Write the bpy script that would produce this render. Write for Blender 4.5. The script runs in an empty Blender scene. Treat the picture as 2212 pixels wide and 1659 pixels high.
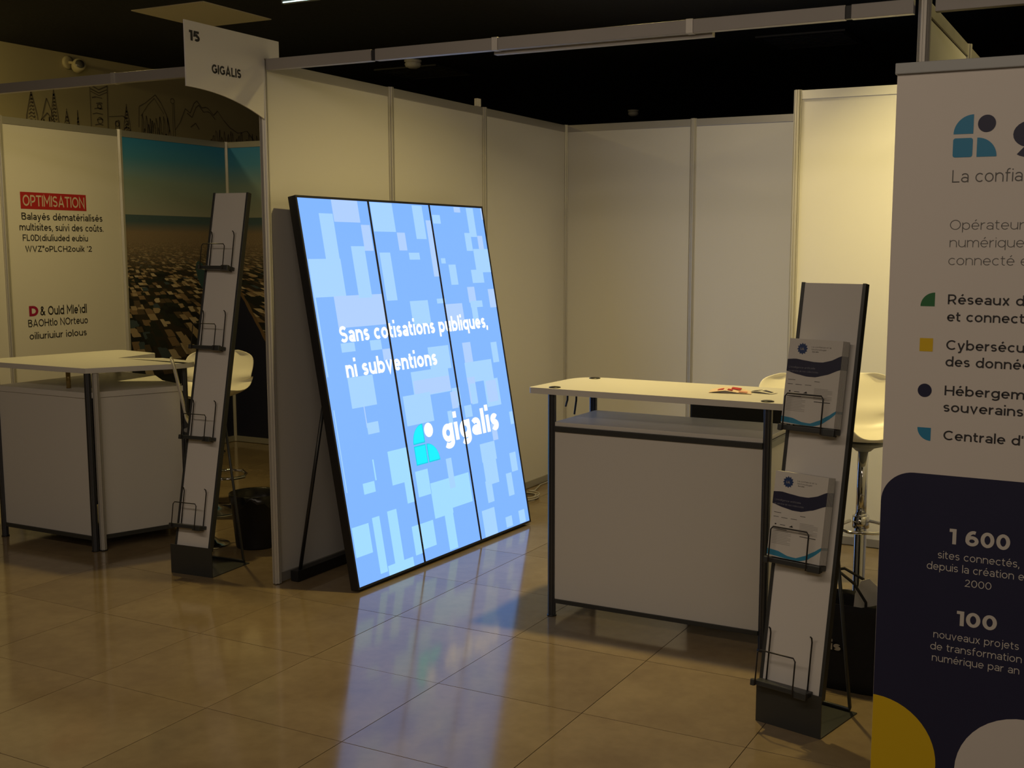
import bpy, bmesh, math, random
from mathutils import Vector, Matrix
random.seed(7)
SC = bpy.context.scene
COL = SC.collection
# ------------------------------------------------------------------ camera
YAW, PITCH, ROLL, FPX = -0.4709088, -0.1264034, 0.00389, 2454.64
CAM = Vector((3.68514, -4.13676, 1.61706))
fw = Vector((math.sin(YAW)*math.cos(PITCH), math.cos(YAW)*math.cos(PITCH), math.sin(PITCH)))
rt0 = Vector((math.cos(YAW), -math.sin(YAW), 0)); up0 = rt0.cross(fw)
rt = rt0*math.cos(ROLL) + up0*math.sin(ROLL); up = up0*math.cos(ROLL) - rt0*math.sin(ROLL)
cd = bpy.data.cameras.new('camera'); cam = bpy.data.objects.new('camera', cd); COL.objects.link(cam)
M = Matrix((rt, up, -fw)).transposed().to_4x4(); M.translation = CAM; cam.matrix_world = M
cd.sensor_fit = 'HORIZONTAL'; cd.sensor_width = 36; cd.lens = FPX/2212*36
cd.shift_x = -120.635/2212; cd.shift_y = 20.478/2212; cd.clip_start = .05; cd.clip_end = 100
SC.camera = cam
# ------------------------------------------------------------------ colour management, world, lights
SC.view_settings.view_transform = 'Standard'; SC.view_settings.look = 'None'
SC.view_settings.exposure = 0.0; SC.view_settings.gamma = 1.0; SC.view_settings.use_curve_mapping = False
w = bpy.data.worlds.new('dim_hall'); SC.world = w; w.use_nodes = True
w.node_tree.nodes['Background'].inputs[0].default_value = (.9, .8, .72, 1)
w.node_tree.nodes['Background'].inputs[1].default_value = 0.012
def area(name, loc, target, size, power, col, shape='DISK', size_y=None, spread=180):
    l = bpy.data.lights.new(name, 'AREA'); l.shape = shape; l.size = size
    if size_y: l.size_y = size_y
    l.energy = power; l.color = col; l.spread = math.radians(spread)
    o = bpy.data.objects.new(name, l); COL.objects.link(o); o.location = loc
    o.rotation_euler = (Vector(target)-Vector(loc)).to_track_quat('-Z', 'Y').to_euler()
    return o
YEL = (1.0, .80, .33); YEL2 = (1.0, .76, .27); WARM = (1.0, .84, .66)
# ceiling downlights, the last two added as fill (housings are built further down at the same places)
DOWNLIGHTS = [  # position, aim, power, colour, spread
    ((2.62, 1.05, 3.06), (2.90, 1.90, 1.5), 8.0, YEL, 84),
    ((1.66, 0.60, 3.06), (1.50, 0.70, 0.0), 28.5, YEL2, 136),
    ((-1.7, 0.75, 3.06), (-1.75, 0.9, 0.9), 19, YEL2, 160),
    ((3.9, 1.2, 3.06), (3.2, 1.0, 1.6), 7, YEL, 150),
    ((1.55, 1.75, 3.06), (1.6, 3.0, 0.9), 4.2, (1.0, .80, .44), 120),  # added lamp, lifts the right part of the back wall
    ((-3.55, 0.2, 3.06), (-3.84, 2.2, 2.2), 6, YEL, 150),  # added lamp, only there to brighten the cream hall wall
]
for p, t, e, c, s in DOWNLIGHTS: area('downlight_beam', p, t, .14, e, c, spread=s)
# the aisle's ceiling panels behind and above the photographer
area('aisle_light', (1.2, -3.4, 3.06), (1.2, -2.6, 0), 5.0, 47, (1.0, .80, .60), 'RECTANGLE', .6)
area('aisle_light', (4.6, -5.4, 3.06), (3.4, -2.5, 0.6), 3.0, 42, (1.0, .83, .66), 'RECTANGLE', .6)
# ------------------------------------------------------------------ helpers
def lin(c): return tuple((x/12.92 if x <= .04045 else ((x+.055)/1.055)**2.4) for x in (v/255 for v in c))
MATS = {}
def mat(name, col, rough=.5, metal=0., emis=None, es=1., spec=.5, coat=0., bump=None):
    if name in MATS: return MATS[name]
    m = bpy.data.materials.new(name); m.use_nodes = True; MATS[name] = m
    nt = m.node_tree; b = nt.nodes['Principled BSDF']
    b.inputs['Base Color'].default_value = (*col, 1); b.inputs['Roughness'].default_value = rough
    b.inputs['Metallic'].default_value = metal; b.inputs['Specular IOR Level'].default_value = spec
    b.inputs['Coat Weight'].default_value = coat
    if emis: b.inputs['Emission Color'].default_value = (*emis, 1); b.inputs['Emission Strength'].default_value = es
    # every material carries a faint procedural variation of its gloss
    n = nt.nodes.new('ShaderNodeTexNoise'); n.inputs['Scale'].default_value = bump[0] if bump else 9
    tc = nt.nodes.new('ShaderNodeTexCoord'); nt.links.new(tc.outputs['Object'], n.inputs['Vector'])
    mr = nt.nodes.new('ShaderNodeMapRange'); mr.inputs[3].default_value = max(0, rough-.04); mr.inputs[4].default_value = min(1, rough+.04)
    nt.links.new(n.outputs[0], mr.inputs[0]); nt.links.new(mr.outputs[0], b.inputs['Roughness'])
    if bump:
        bp = nt.nodes.new('ShaderNodeBump'); bp.inputs['Strength'].default_value = bump[1]; bp.inputs['Distance'].default_value = bump[2]
        nt.links.new(n.outputs[0], bp.inputs['Height']); nt.links.new(bp.outputs[0], b.inputs['Normal'])
    return m
class MB:
    def __init__(s): s.bm = bmesh.new(); s.T = Matrix.Identity(4)
    def v(s, p): return s.bm.verts.new(s.T @ Vector(p))
    def face(s, pts, mi=0):
        f = s.bm.faces.new([s.v(p) for p in pts]); f.material_index = mi; return f
    def box(s, a, b, mi=0, bev=0.):
        x0, y0, z0 = a; x1, y1, z1 = b
        vs = [s.v(p) for p in ((x0,y0,z0),(x1,y0,z0),(x1,y1,z0),(x0,y1,z0),(x0,y0,z1),(x1,y0,z1),(x1,y1,z1),(x0,y1,z1))]
        fs = []
        for q in ((0,3,2,1),(4,5,6,7),(0,1,5,4),(1,2,6,5),(2,3,7,6),(3,0,4,7)):
            f = s.bm.faces.new([vs[i] for i in q]); f.material_index = mi; fs.append(f)
        if bev:
            es = list({e for f in fs for e in f.edges})
            r = bmesh.ops.bevel(s.bm, geom=es, offset=bev, segments=2, affect='EDGES', profile=.6)
            for f in r['faces']: f.material_index = mi
        return s
    def prism(s, pts, z0, z1, mi=0, bev=0.):
        lo = [s.v((x, y, z0)) for x, y in pts]; hi = [s.v((x, y, z1)) for x, y in pts]; n = len(pts); fs = []
        fs.append(s.bm.faces.new(lo[::-1])); fs.append(s.bm.faces.new(hi))
        for i in range(n): fs.append(s.bm.faces.new((lo[i], lo[(i+1) % n], hi[(i+1) % n], hi[i])))
        for f in fs: f.material_index = mi
        if bev:
            es = list(set(fs[0].edges) | set(fs[1].edges))
            r = bmesh.ops.bevel(s.bm, geom=es, offset=bev, segments=2, affect='EDGES', profile=.6)
            for f in r['faces']: f.material_index = mi
        return s
    def tube(s, pts, r, n=8, mi=0, closed=False, rs=None):
        pts = [Vector(p) for p in pts]; rings = []; N = len(pts); prev = None
        for i, p in enumerate(pts):
            if closed: d = (pts[(i+1) % N]-pts[i-1]).normalized()
            else: d = (pts[min(i+1, N-1)]-pts[max(i-1, 0)]).normalized()
            if prev is None: a = d.orthogonal().normalized()
            else:
                a = prev - d*prev.dot(d); a = a.normalized() if a.length > 1e-6 else d.orthogonal().normalized()
            prev = a; b = d.cross(a); k = rs[i] if rs else r
            rings.append([s.v(p+(a*math.cos(t)+b*math.sin(t))*k) for t in (2*math.pi*j/n for j in range(n))])
        for i in range(N if closed else N-1):
            A, B = rings[i], rings[(i+1) % N]
            for j in range(n):
                f = s.bm.faces.new((A[j], A[(j+1) % n], B[(j+1) % n], B[j])); f.material_index = mi; f.smooth = True
        if not closed:
            for R in (rings[0][::-1], rings[-1]): f = s.bm.faces.new(R); f.material_index = mi
        return s
    def lathe(s, prof, n=24, c=(0, 0), mi=0, smooth=True):
        rings = []
        for r, z in prof:
            rings.append([s.v((c[0]+r*math.cos(2*math.pi*j/n), c[1]+r*math.sin(2*math.pi*j/n), z)) for j in range(n)] if r > 1e-6 else [s.v((c[0], c[1], z))])
        for A, B in zip(rings, rings[1:]):
            for j in range(n):
                if len(A) == 1 and len(B) == 1: continue
                if len(A) == 1: vs = (A[0], B[(j+1) % n], B[j])
                elif len(B) == 1: vs = (A[j], A[(j+1) % n], B[0])
                else: vs = (A[j], A[(j+1) % n], B[(j+1) % n], B[j])
                f = s.bm.faces.new(vs); f.material_index = mi; f.smooth = smooth
        return s
    def build(s, name, mats, parent=None):
        bmesh.ops.recalc_face_normals(s.bm, faces=s.bm.faces)
        me = bpy.data.meshes.new(name); s.bm.to_mesh(me); s.bm.free()
        for m in (mats if isinstance(mats, (list, tuple)) else [mats]): me.materials.append(m)
        o = bpy.data.objects.new(name, me); COL.objects.link(o)
        if parent: o.parent = parent
        return o
def tag(o, label=None, cat=None, group=None, kind=None):
    if label: o['label'] = label
    if cat: o['category'] = cat
    if group: o['group'] = group
    if kind: o['kind'] = kind
    return o
def empty(name, loc=(0, 0, 0), rz=0., label=None, cat=None, group=None, kind=None):
    o = bpy.data.objects.new(name, None); COL.objects.link(o); o.location = loc; o.rotation_euler = (0, 0, rz)
    o.empty_display_size = .05
    return tag(o, label, cat, group, kind)
def copy_tree(o, parent=None):
    c = o.copy(); COL.objects.link(c)
    if parent: c.parent = parent
    for ch in list(o.children): copy_tree(ch, c)
    return c
def box(name, a, b, m, parent=None, bev=0.): return MB().box(a, b, 0, bev).build(name, m, parent)
# lettering: a small geometric sans-serif drawn with broad pen strokes (cap height 1, x-height .73), laid flat on a plane
XH = .73
def _el(cx, cy, rx, ry, a0, a1, n=None):
    n = n or max(3, int(abs(a1-a0)/15)); return [(cx+rx*math.cos(math.radians(a0+(a1-a0)*i/n)), cy+ry*math.sin(math.radians(a0+(a1-a0)*i/n))) for i in range(n+1)]
def _S(w, H, h):
    q = (H-2*h)/4; return [_el(w/2, H-h-q, w/2-h, q, 28, 270) + _el(w/2, h+q, w/2-h, q, 90, -152)[1:]]
def glyph(c, h):
    """advance width and centre lines of one character; h is half the pen width"""
    X = XH; o = lambda cx=.36: [_el(cx, X/2, .36-h, X/2-h, 0, 360, 24)]
    dot = lambda x: [[(x, .90), (x, .90+2.2*h)]]
    acute = lambda x: [[(x-.05, .86), (x+.09, 1.02)]]
    if c == ' ': return .30, []
    if c in 'éû': w, s = glyph({'é': 'e', 'û': 'u'}[c], h); return w, s+(acute(w/2) if c == 'é' else [[(w/2-.13, .86), (w/2, 1.0), (w/2+.13, .86)]])
    T = {
     'a': lambda: (.62, [_el(.31, X-.25, .31-h, .25-h, 155, 0)+[(.62-h, 0)], _el(.31, .22, .31-h, .22-h, 0, 360, 20)]),
     'b': lambda: (.72, [[(h, 0), (h, 1.05)]]+o()), 'd': lambda: (.72, [[(.72-h, 0), (.72-h, 1.05)]]+o()),
     'c': lambda: (.64, [_el(.36, X/2, .36-h, X/2-h, 45, 315)]),
     'e': lambda: (.70, [[(h, X/2)]+[(.70-h, X/2)]+_el(.35, X/2, .35-h, X/2-h, 0, 318)[1:]]),
     'f': lambda: (.42, [[(.15, 0), (.15, .80)]+_el(.15+.20, .80, .20, .25-h, 180, 75), [(0, X-h), (.40, X-h)]]),
     'g': lambda: (.72, o()+[[(.72-h, X), (.72-h, .0)]+_el(.36, .0, .36-h, .27-h, 0, -148)]),
     'h': lambda: (.68, [[(h, 0), (h, 1.05)], [(h, .40)]+_el(.34, X-.31, .34-h, .31-h, 180, 0)+[(.68-h, 0)]]),
     'i': lambda: (2*h, [[(h, 0), (h, X)]]+dot(h)), 'ı': lambda: (2*h, [[(h, 0), (h, X)]]),
     'j': lambda: (.24, [[(.24-h, X), (.24-h, -.08)]+_el(.24-h-.16, -.08, .16, .18-h, 0, -80)]+dot(.24-h)),
     'l': lambda: (2*h, [[(h, 0), (h, 1.05)]]),
     'm': lambda: (1.10, [[(h, 0), (h, X)], [(h, .40)]+_el(.29, X-.28, .29-h, .28-h, 180, 0)+[(.58-h, 0)], [(.58-h, .40)]+_el(.84-h/2, X-.28, .26-h/2, .28-h, 180, 0)+[(1.10-h, 0)]]),
     'n': lambda: (.68, [[(h, 0), (h, X)], [(h, .40)]+_el(.34, X-.31, .34-h, .31-h, 180, 0)+[(.68-h, 0)]]),
     'o': lambda: (.72, o()), 'p': lambda: (.72, [[(h, -.27), (h, X)]]+o()), 'q': lambda: (.72, [[(.72-h, -.27), (.72-h, X)]]+o()),
     'r': lambda: (.40, [[(h, 0), (h, X)], [(h, .36)]+_el(.38, X-.36, .38-h, .36-h, 180, 88)]),
     's': lambda: (.54, _S(.54, X, h)),
     't': lambda: (.42, [[(.15, .93), (.15, .20)]+_el(.15+.20, .20, .20, .20-h, 180, 285), [(0, X-h), (.40, X-h)]]),
     'u': lambda: (.68, [[(.68-h, 0), (.68-h, X)], [(h, X)]+_el(.34, .31, .34-h, .31-h, 180, 360)+[(.68-h, .5)]]),
     'v': lambda: (.66, [[(h*.9, X), (.33, h*.3), (.66-h*.9, X)]]), 'x': lambda: (.62, [[(h, 0), (.62-h, X)], [(h, X), (.62-h, 0)]]),
     'y': lambda: (.66, [[(h*.9, X), (.33, 0)], [(.66-h*.9, X), (.26, -.20), (.08, -.24)]]), 'k': lambda: (.62, [[(h, 0), (h, 1.05)], [(.60-h, X), (h, .24)], [(.24, .44), (.62-h, 0)]]),
     'A': lambda: (.92, [[(h, 0), (.46, 1-h*.4), (.92-h, 0)], [(.20, .29), (.72, .29)]]),
     'B': lambda: (.78, [[(h, h), (h, 1-h), (.42, 1-h)]+_el(.42, .76, .28-h/2, .24-h, 90, -90)+[(h, .51)], [(.42, .51)]+_el(.46, .27, .32-h, .25-h/2, 90, -90)+[(h, h)]]),
     'C': lambda: (.90, [_el(.50, .5, .50-h, .5-h, 46, 314)]),
     'D': lambda: (.86, [[(h, h), (h, 1-h), (.36, 1-h)]+_el(.36, .5, .50-h, .5-h, 90, -90)+[(h, h)]]),
     'F': lambda: (.66, [[(h, 0), (h, 1-h), (.66, 1-h)], [(h, .48), (.60, .48)]]),
     'G': lambda: (.94, [_el(.50, .5, .50-h, .5-h, 46, 335)+[(.94-h, .16), (.94-h, .50)], [(.55, .47), (.94, .47)]]),
     'H': lambda: (.84, [[(h, 0), (h, 1)], [(.84-h, 0), (.84-h, 1)], [(h, .5), (.84-h, .5)]]),
     'I': lambda: (2*h, [[(h, 0), (h, 1)]]), 'L': lambda: (.62, [[(h, 1), (h, h), (.62, h)]]),
     'M': lambda: (.98, [[(h, 0), (h, 1-h*.3), (.49, .34), (.98-h, 1-h*.3), (.98-h, 0)]]), 'N': lambda: (.86, [[(h, 0), (h, 1-h*.4), (.86-h, h*.4), (.86-h, 1)]]),
     'O': lambda: (1.0, [_el(.5, .5, .5-h, .5-h, 0, 360, 28)]), 'Q': lambda: (1.0, [_el(.5, .5, .5-h, .5-h, 0, 360, 28), [(.6, .25), (.9, -.02)]]),
     'P': lambda: (.74, [[(h, 0), (h, 1-h), (.42, 1-h)]+_el(.42, .67, .32-h, .33-h, 90, -90)+[(h, .34)]]),
     'R': lambda: (.78, [[(h, 0), (h, 1-h), (.42, 1-h)]+_el(.42, .67, .32-h, .33-h, 90, -90)+[(h, .34)], [(.44, .34), (.74-h*.5, 0)]]),
     'S': lambda: (.72, _S(.72, 1, h)), 'T': lambda: (.76, [[(0, 1-h), (.76, 1-h)], [(.38, 1), (.38, 0)]]),
     'U': lambda: (.82, [[(h, 1), (h, .38)]+_el(.41, .38, .41-h, .38-h, 180, 360)+[(.82-h, 1)]]),
     'V': lambda: (.88, [[(h, 1), (.44, h*.4), (.88-h, 1)]]), 'W': lambda: (1.2, [[(h, 1), (.34, h*.4), (.60, .95), (.86, h*.4), (1.2-h, 1)]]),
     'Z': lambda: (.74, [[(.03, 1-h), (.70-h, 1-h), (h, h), (.74, h)]]),
     '0': lambda: (.74, [_el(.37, .5, .37-h, .5-h, 0, 360, 26)]), '1': lambda: (.40, [[(.02, 1-h), (.40-h, 1-h), (.40-h, 0)]]),
     '2': lambda: (.66, [_el(.32, .70, .30-h, .30-h, 160, -35)+[(.05, h), (.66, h)]]),
     '5': lambda: (.68, [[(.60, 1-h), (.14, 1-h), (.10, .56), (.34, .60)]+_el(.34, .31, .34-h, .31-h, 80, -140)]),
     '6': lambda: (.72, [_el(.36, .33, .36-h, .33-h, 0, 360, 24), [(h, .33)]+_el(.44, .42, .44-h, .58-h, 180, 72)]),
     ',': lambda: (.16, [[(.08, .10+h*.6), (.08, .0), (.03, -.16)]]), '.': lambda: (2*h, [[(h, 0), (h, 2*h)]]), "'": lambda: (2*h, [[(h, 1.0), (h*.8, .72)]]),
     '(': lambda: (.30, [_el(.42, .42, .36, .66, 135, 225)]), '°': lambda: (.34, [_el(.17, .85, .13, .13, 0, 360, 14)]),
     '&': lambda: (.86, [[(.82, 0), (.22, .70)]+_el(.36, .80, .17, .20-h, 200, -40)+[(.20, .46)]+_el(.34, .25, .34-h, .25-h, 130, 340)+[(.80, .45)]]),
    }
    return T[c]() if c in T else (.5, [[(h, 0), (h, XH)]])
def ribbon(L, h):
    L = [Vector(p) for i, p in enumerate(L) if i == 0 or (Vector(p)-Vector(L[i-1])).length > 1e-4]; closed = len(L) > 3 and (L[0]-L[-1]).length < 1e-3
    if closed: L = L[:-1]
    n = len(L); out = []
    for i, p in enumerate(L):
        a = (p-L[i-1]) if (i or closed) else None; b = (L[(i+1) % n]-p) if (i < n-1 or closed) else None
        a = (a or b).normalized(); b = (b.normalized() if b else a); na, nb = Vector((-a.y, a.x)), Vector((-b.y, b.x)); m = (na+nb)
        if m.length < .2: m = na
        m.normalize(); k = h/max(.45, m.dot(na)); out.append((p+m*k, p-m*k))
    qs = [(out[i][0], out[i][1], out[(i+1) % n][1], out[(i+1) % n][0]) for i in range(n if closed else n-1)]
    return qs
def glyphs(body, bold=0.):
    t = min(.27, max(.07, .09+bold*5)); h = t/2; x = 0; k = 0; vs, fs = [], []; gap = .155-t*.25
    for c in body:
        w, S = glyph(c, h)
        for L in S:
            k += 1
            for q in ribbon(L, h): fs.append(tuple(range(len(vs), len(vs)+4))[::-1]); vs += [Vector((p.x+x, p.y, (k % 4)*4e-5)) for p in q]
        x += w+gap
    return vs, fs
CAP = 1.0
def letter(lines, m, parent, O, EX, EY, off=.0006, name='lettering'):
    """lines: (text, x, baseline, width, cap height, bold[, part of the text that the width measures]); every line is a part"""
    O, EX, EY = Vector(O), Vector(EX).normalized(), Vector(EY).normalized(); N = EX.cross(EY)
    for L in lines:
        text, x, y, wd, cap, bold = L[:6]
        vs, fs = glyphs(text, bold); x0 = min(v.x for v in vs)
        x1 = max(v.x for v in (glyphs(L[6], bold)[0] if len(L) > 6 else vs))
        sy = cap/CAP; sx = wd/(x1-x0) if wd else sy
        me = bpy.data.meshes.new(name); me.from_pydata([O + EX*(x+(v.x-x0)*sx) + EY*(y+v.y*sy) + N*(off+v.z) for v in vs], [], fs); me.materials.append(m)
        o = bpy.data.objects.new(name, me); COL.objects.link(o)
        if parent: o.parent = parent
def flat(polys, m, parent, O, EX, EY, off=.0004, name='print'):
    O, EX, EY = Vector(O), Vector(EX).normalized(), Vector(EY).normalized(); N = EX.cross(EY)
    V, F = [], []
    for p in polys:
        F.append(tuple(range(len(V), len(V)+len(p)))); V += [O+EX*a+EY*b+N*off for a, b in p]
    me = bpy.data.meshes.new(name); me.from_pydata(V, [], F); me.materials.append(m)
    o = bpy.data.objects.new(name, me); COL.objects.link(o)
    if parent: o.parent = parent
    return o
def arc(cx, cy, r, a0, a1, n=14, ry=None):
    ry = ry or r
    return [(cx+r*math.cos(math.radians(a0+(a1-a0)*i/n)), cy+ry*math.sin(math.radians(a0+(a1-a0)*i/n))) for i in range(n+1)]
def logo(O, EX, EY, parent, cells, mq, mc):
    """cells: bottom-left, size and gap of the four-part emblem; quarter discs, a square and a disc"""
    x, y, s, g = cells; r = s*.12
    q1 = arc(x+s, y+s+g, s, 90, 180, 16) + [(x+s, y+s+g)]
    q2 = arc(x+s+g, y, s, 0, 90, 16) + [(x+s+g, y)]
    sq = arc(x+r, y+r, r, 180, 270, 4)+arc(x+s-r, y+r, r, 270, 360, 4)+arc(x+s-r, y+s-r, r, 0, 90, 4)+arc(x+r, y+s-r, r, 90, 180, 4)
    flat([q1[::-1] if False else q1, q2, sq], mq, parent, O, EX, EY, .0009, 'emblem')
    c = arc(x+s+g+s*.45, y+s+g+s*.5, s*.45, 0, 360, 28)[:-1]
    flat([c], mc, parent, O, EX, EY, .0009, 'emblem_dot')
# ------------------------------------------------------------------ materials
WHITE = mat('white_laminate', (.66, .645, .62), .38)
WHITE2 = mat('white_board', (.70, .68, .66), .55)
ALU = mat('aluminium_profile', (.52, .50, .46), .36, .3); RAILM = mat('aluminium_rail', (.40, .385, .36), .40, .4)
ALUD = mat('aluminium_groove', (.10, .095, .09), .5, .3)
DARKM = mat('dark_grey_metal', (.055, .058, .058), .42, .35)
COUNTERPOST = mat('shaded_aluminium_post', (.085, .088, .10), .35, .6)  # aluminium, with shade and dark reflections put into the base colour
BLACK = mat('black_plastic', (.010, .010, .012), .45)
BLACKM = mat('black_matt', (.006, .006, .007), .8)
CEIL = mat('black_ceiling', (.0055, .0055, .006), .9, bump=(30, .3, .004))
CHROME = mat('chrome', (.62, .62, .64), .10, 1.0)
PLAST = mat('white_plastic_shell', (.78, .75, .66), .32)
CREAM = mat('cream_wall_paint', (.50, .42, .22), .8, bump=(60, .1, .002))
INK = mat('dark_ink', (.022, .020, .022), .6); INKG = mat('grey_ink', (.10, .095, .09), .6)
NAVY = mat('navy_print', (.012, .013, .045), .5); RED = mat('red_print', (.42, .018, .02), .5)
SKYB = mat('blue_print', (.03, .24, .42), .5); GREEN = mat('green_print', (.02, .13, .04), .5)
YELP = mat('yellow_print', (.60, .40, .005), .5); PAPER = mat('paper_white', (.62, .60, .57), .6)
VINYL = mat('banner_vinyl', (.60, .56, .52), .5); GREYP = mat('grey_metal_paint', (.30, .31, .31), .45, .2)
TEXTW = mat('pale_print', (.52, .49, .45), .6)
# ------------------------------------------------------------------ floor: polished stone slabs, every slab a piece
def slab_material():
    m = bpy.data.materials.new('polished_stone'); m.use_nodes = True; nt = m.node_tree; b = nt.nodes['Principled BSDF']; L = nt.links.new
    tc = nt.nodes.new('ShaderNodeTexCoord'); oi = nt.nodes.new('ShaderNodeObjectInfo')
    geo = nt.nodes.new('ShaderNodeNewGeometry'); add = nt.nodes.new('ShaderNodeVectorMath'); add.operation = 'ADD'
    sc = nt.nodes.new('ShaderNodeVectorMath'); sc.operation = 'SCALE'; sc.inputs['Scale'].default_value = 7
    cb = nt.nodes.new('ShaderNodeCombineXYZ'); L(oi.outputs['Random'], cb.inputs[0]); L(oi.outputs['Random'], cb.inputs[2])
    L(cb.outputs[0], sc.inputs[0]); L(geo.outputs['Position'], add.inputs[0]); L(sc.outputs[0], add.inputs[1])
    n1 = nt.nodes.new('ShaderNodeTexNoise'); n1.inputs['Scale'].default_value = 3.2; n1.inputs['Detail'].default_value = 6; n1.inputs['Roughness'].default_value = .6
    n2 = nt.nodes.new('ShaderNodeTexNoise'); n2.inputs['Scale'].default_value = 22; n2.inputs['Detail'].default_value = 5
    L(add.outputs[0], n1.inputs['Vector']); L(add.outputs[0], n2.inputs['Vector'])
    r1 = nt.nodes.new('ShaderNodeValToRGB'); L(n1.outputs[0], r1.inputs[0])
    r1.color_ramp.elements[0].position = .32; r1.color_ramp.elements[0].color = (.222, .162, .094, 1)
    r1.color_ramp.elements[1].position = .68; r1.color_ramp.elements[1].color = (.292, .222, .130, 1)
    r2 = nt.nodes.new('ShaderNodeMapRange'); L(n2.outputs[0], r2.inputs[0]); r2.inputs[1].default_value = .3; r2.inputs[2].default_value = .62
    r2.inputs[3].default_value = .94; r2.inputs[4].default_value = 1.02
    r3 = nt.nodes.new('ShaderNodeMapRange'); L(oi.outputs['Random'], r3.inputs[0]); r3.inputs[3].default_value = .95; r3.inputs[4].default_value = 1.05
    mu = nt.nodes.new('ShaderNodeMath'); mu.operation = 'MULTIPLY'; L(r2.outputs[0], mu.inputs[0]); L(r3.outputs[0], mu.inputs[1])
    v = nt.nodes.new('ShaderNodeVectorMath'); v.operation = 'SCALE'; L(r1.outputs[0], v.inputs[0]); L(mu.outputs[0], v.inputs['Scale'])
    L(v.outputs[0], b.inputs['Base Color'])
    mr = nt.nodes.new('ShaderNodeMapRange'); L(n1.outputs[0], mr.inputs[0]); mr.inputs[3].default_value = .07; mr.inputs[4].default_value = .15
    L(mr.outputs[0], b.inputs['Roughness']); b.inputs['Specular IOR Level'].default_value = .5
    return m
STONE = slab_material(); GROUT = mat('brown_grout', (.11, .08, .05), .6)
floor = MB(); floor.box((-9, -9, -.08), (9, 16, -.012)); floor = tag(floor.build('floor', GROUT), kind='structure')
TX, TY, G = .6, .575, .0014
slab = MB().box((-TX/2+G, -TY/2+G, -.012), (TX/2-G, TY/2-G, 0)).build('tile', STONE, floor)
slab_mesh = slab.data; first = True; nt_ = 0
cells = []
for i in range(-9, 7):
    for j in range(-6, 7):
        x = 1.4+TX*(i+.5); y = -.135+TY*(j+.5)
        d = Vector((x, y, 0))-CAM; zc = d.dot(fw); px = 1226+FPX*d.dot(rt)/zc if zc > .1 else -9e9
        if zc > .1 and -500 < px < 2700: cells.append((x, y))
cells = cells[:290]
for x, y in cells:
    o = slab if first else bpy.data.objects.new('tile', slab_mesh)
    if not first: COL.objects.link(o); o.parent = floor
    o.location = (x, y, random.uniform(-.0003, .0003)); first = False
# the rest of the paving, beyond what can be picked apart
rest = MB(); S = {(round(x, 3), round(y, 3)) for x, y in cells}
for i in range(-16, 12):
    for j in range(-14, 27):
        x = 1.4+TX*(i+.5); y = -.135+TY*(j+.5)
        if (round(x, 3), round(y, 3)) not in S: rest.box((x-TX/2+G, y-TY/2+G, -.012), (x+TX/2-G, y+TY/2-G, 0))
tag(rest.build('paving', STONE, floor), kind='stuff')
# ------------------------------------------------------------------ ceiling and hall walls
CZ = 3.1
ceil = tag(MB().box((-9, -9, CZ), (9, 16, CZ+.1)).build('ceiling', CEIL), kind='structure')
TILEW = mat('white_ceiling_tile', (.62, .56, .42), .7, bump=(80, .3, .002))
MB().box((-2.135, 1.208, CZ-.006), (-1.525, 1.812, CZ+.02), 0, .002).build('tile', TILEW, ceil).location = (0, 0, 0)
def hall_wall(name, a, b, m): return tag(MB().box(a, b).build(name, m), kind='structure')
hl = hall_wall('wall_hall_left', (-4.0, -3, 0), (-3.86, 9, CZ), CREAM)
hall_wall('wall_hall_back', (-4.0, 15.6, 0), (9, 15.8, CZ), CEIL)
hall_wall('wall_hall_right', (8.6, -3, 0), (8.8, 15.6, CZ), mat('dark_wall_paint', (.08, .07, .06), .8))
# line drawing of spires, a tower, houses and hills printed on the cream wall
PEN = mat('mural_line_print', (.17, .135, .085), .8)
def strokes(lines, wd, name, parent, X):
    V, F = [], []
    for L in lines:
        for (a, b), (c, d) in zip(L, L[1:]):
            t = Vector((c-a, d-b)); 
            if t.length < 1e-5: continue
            n = Vector((-t.y, t.x)).normalized()*wd*random.uniform(.6, 1.3)/2; k = len(V)
            V += [(X, a+n.x, b+n.y), (X, a-n.x, b-n.y), (X, c-n.x, d-n.y), (X, c+n.x, d+n.y)]; F.append((k, k+1, k+2, k+3))
    me = bpy.data.meshes.new(name); me.from_pydata(V, [], F); me.materials.append(PEN)
    o = bpy.data.objects.new(name, me); COL.objects.link(o); o.parent = parent; return o
def spire(y0, y1, zb, zt, zmid):
    c = (y0+y1)/2; L = [[(y0, zb), (y0+.01, zmid), (c, zt), (y1-.01, zmid), (y1, zb)], [(c, zt), (c, zt+.02)]]
    k = zb
    while k < zt-.04:
        f = max(.15, 1-(k-zb)/(zt-zb)); hw = (y1-y0)/2*f*.8
        L.append([(c-hw, k), (c-hw*.2, k+.018), (c+hw*.6, k+.004), (c+hw*.8, k+.02)]); k += .026
    return L
zb = 2.50
D = spire(1.75, 1.86, zb, 2.775, 2.60)+spire(1.965, 2.045, zb, 2.812, 2.62)+spire(2.08, 2.15, zb, 2.66, 2.55)+spire(2.20, 2.235, zb, 2.66, 2.54)
D += [[(1.86, zb), (1.90, 2.62), (1.938, 2.738), (1.975, 2.65), (2.02, zb)], [(1.88, 2.57), (1.94, 2.63), (1.99, 2.57)], [(1.90, zb), (1.905, 2.58), (1.92, zb)], [(1.95, zb), (1.955, 2.6), (1.965, zb)]]
D += [[(2.34, zb), (2.345, 2.885)], [(2.505, zb), (2.515, 2.905)], [(2.35, 2.84), (2.43, 2.815), (2.51, 2.85)], [(2.35, 2.86), (2.43, 2.835), (2.51, 2.87)], [(2.35, 2.89), (2.43, 2.86), (2.515, 2.90)]]
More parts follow.
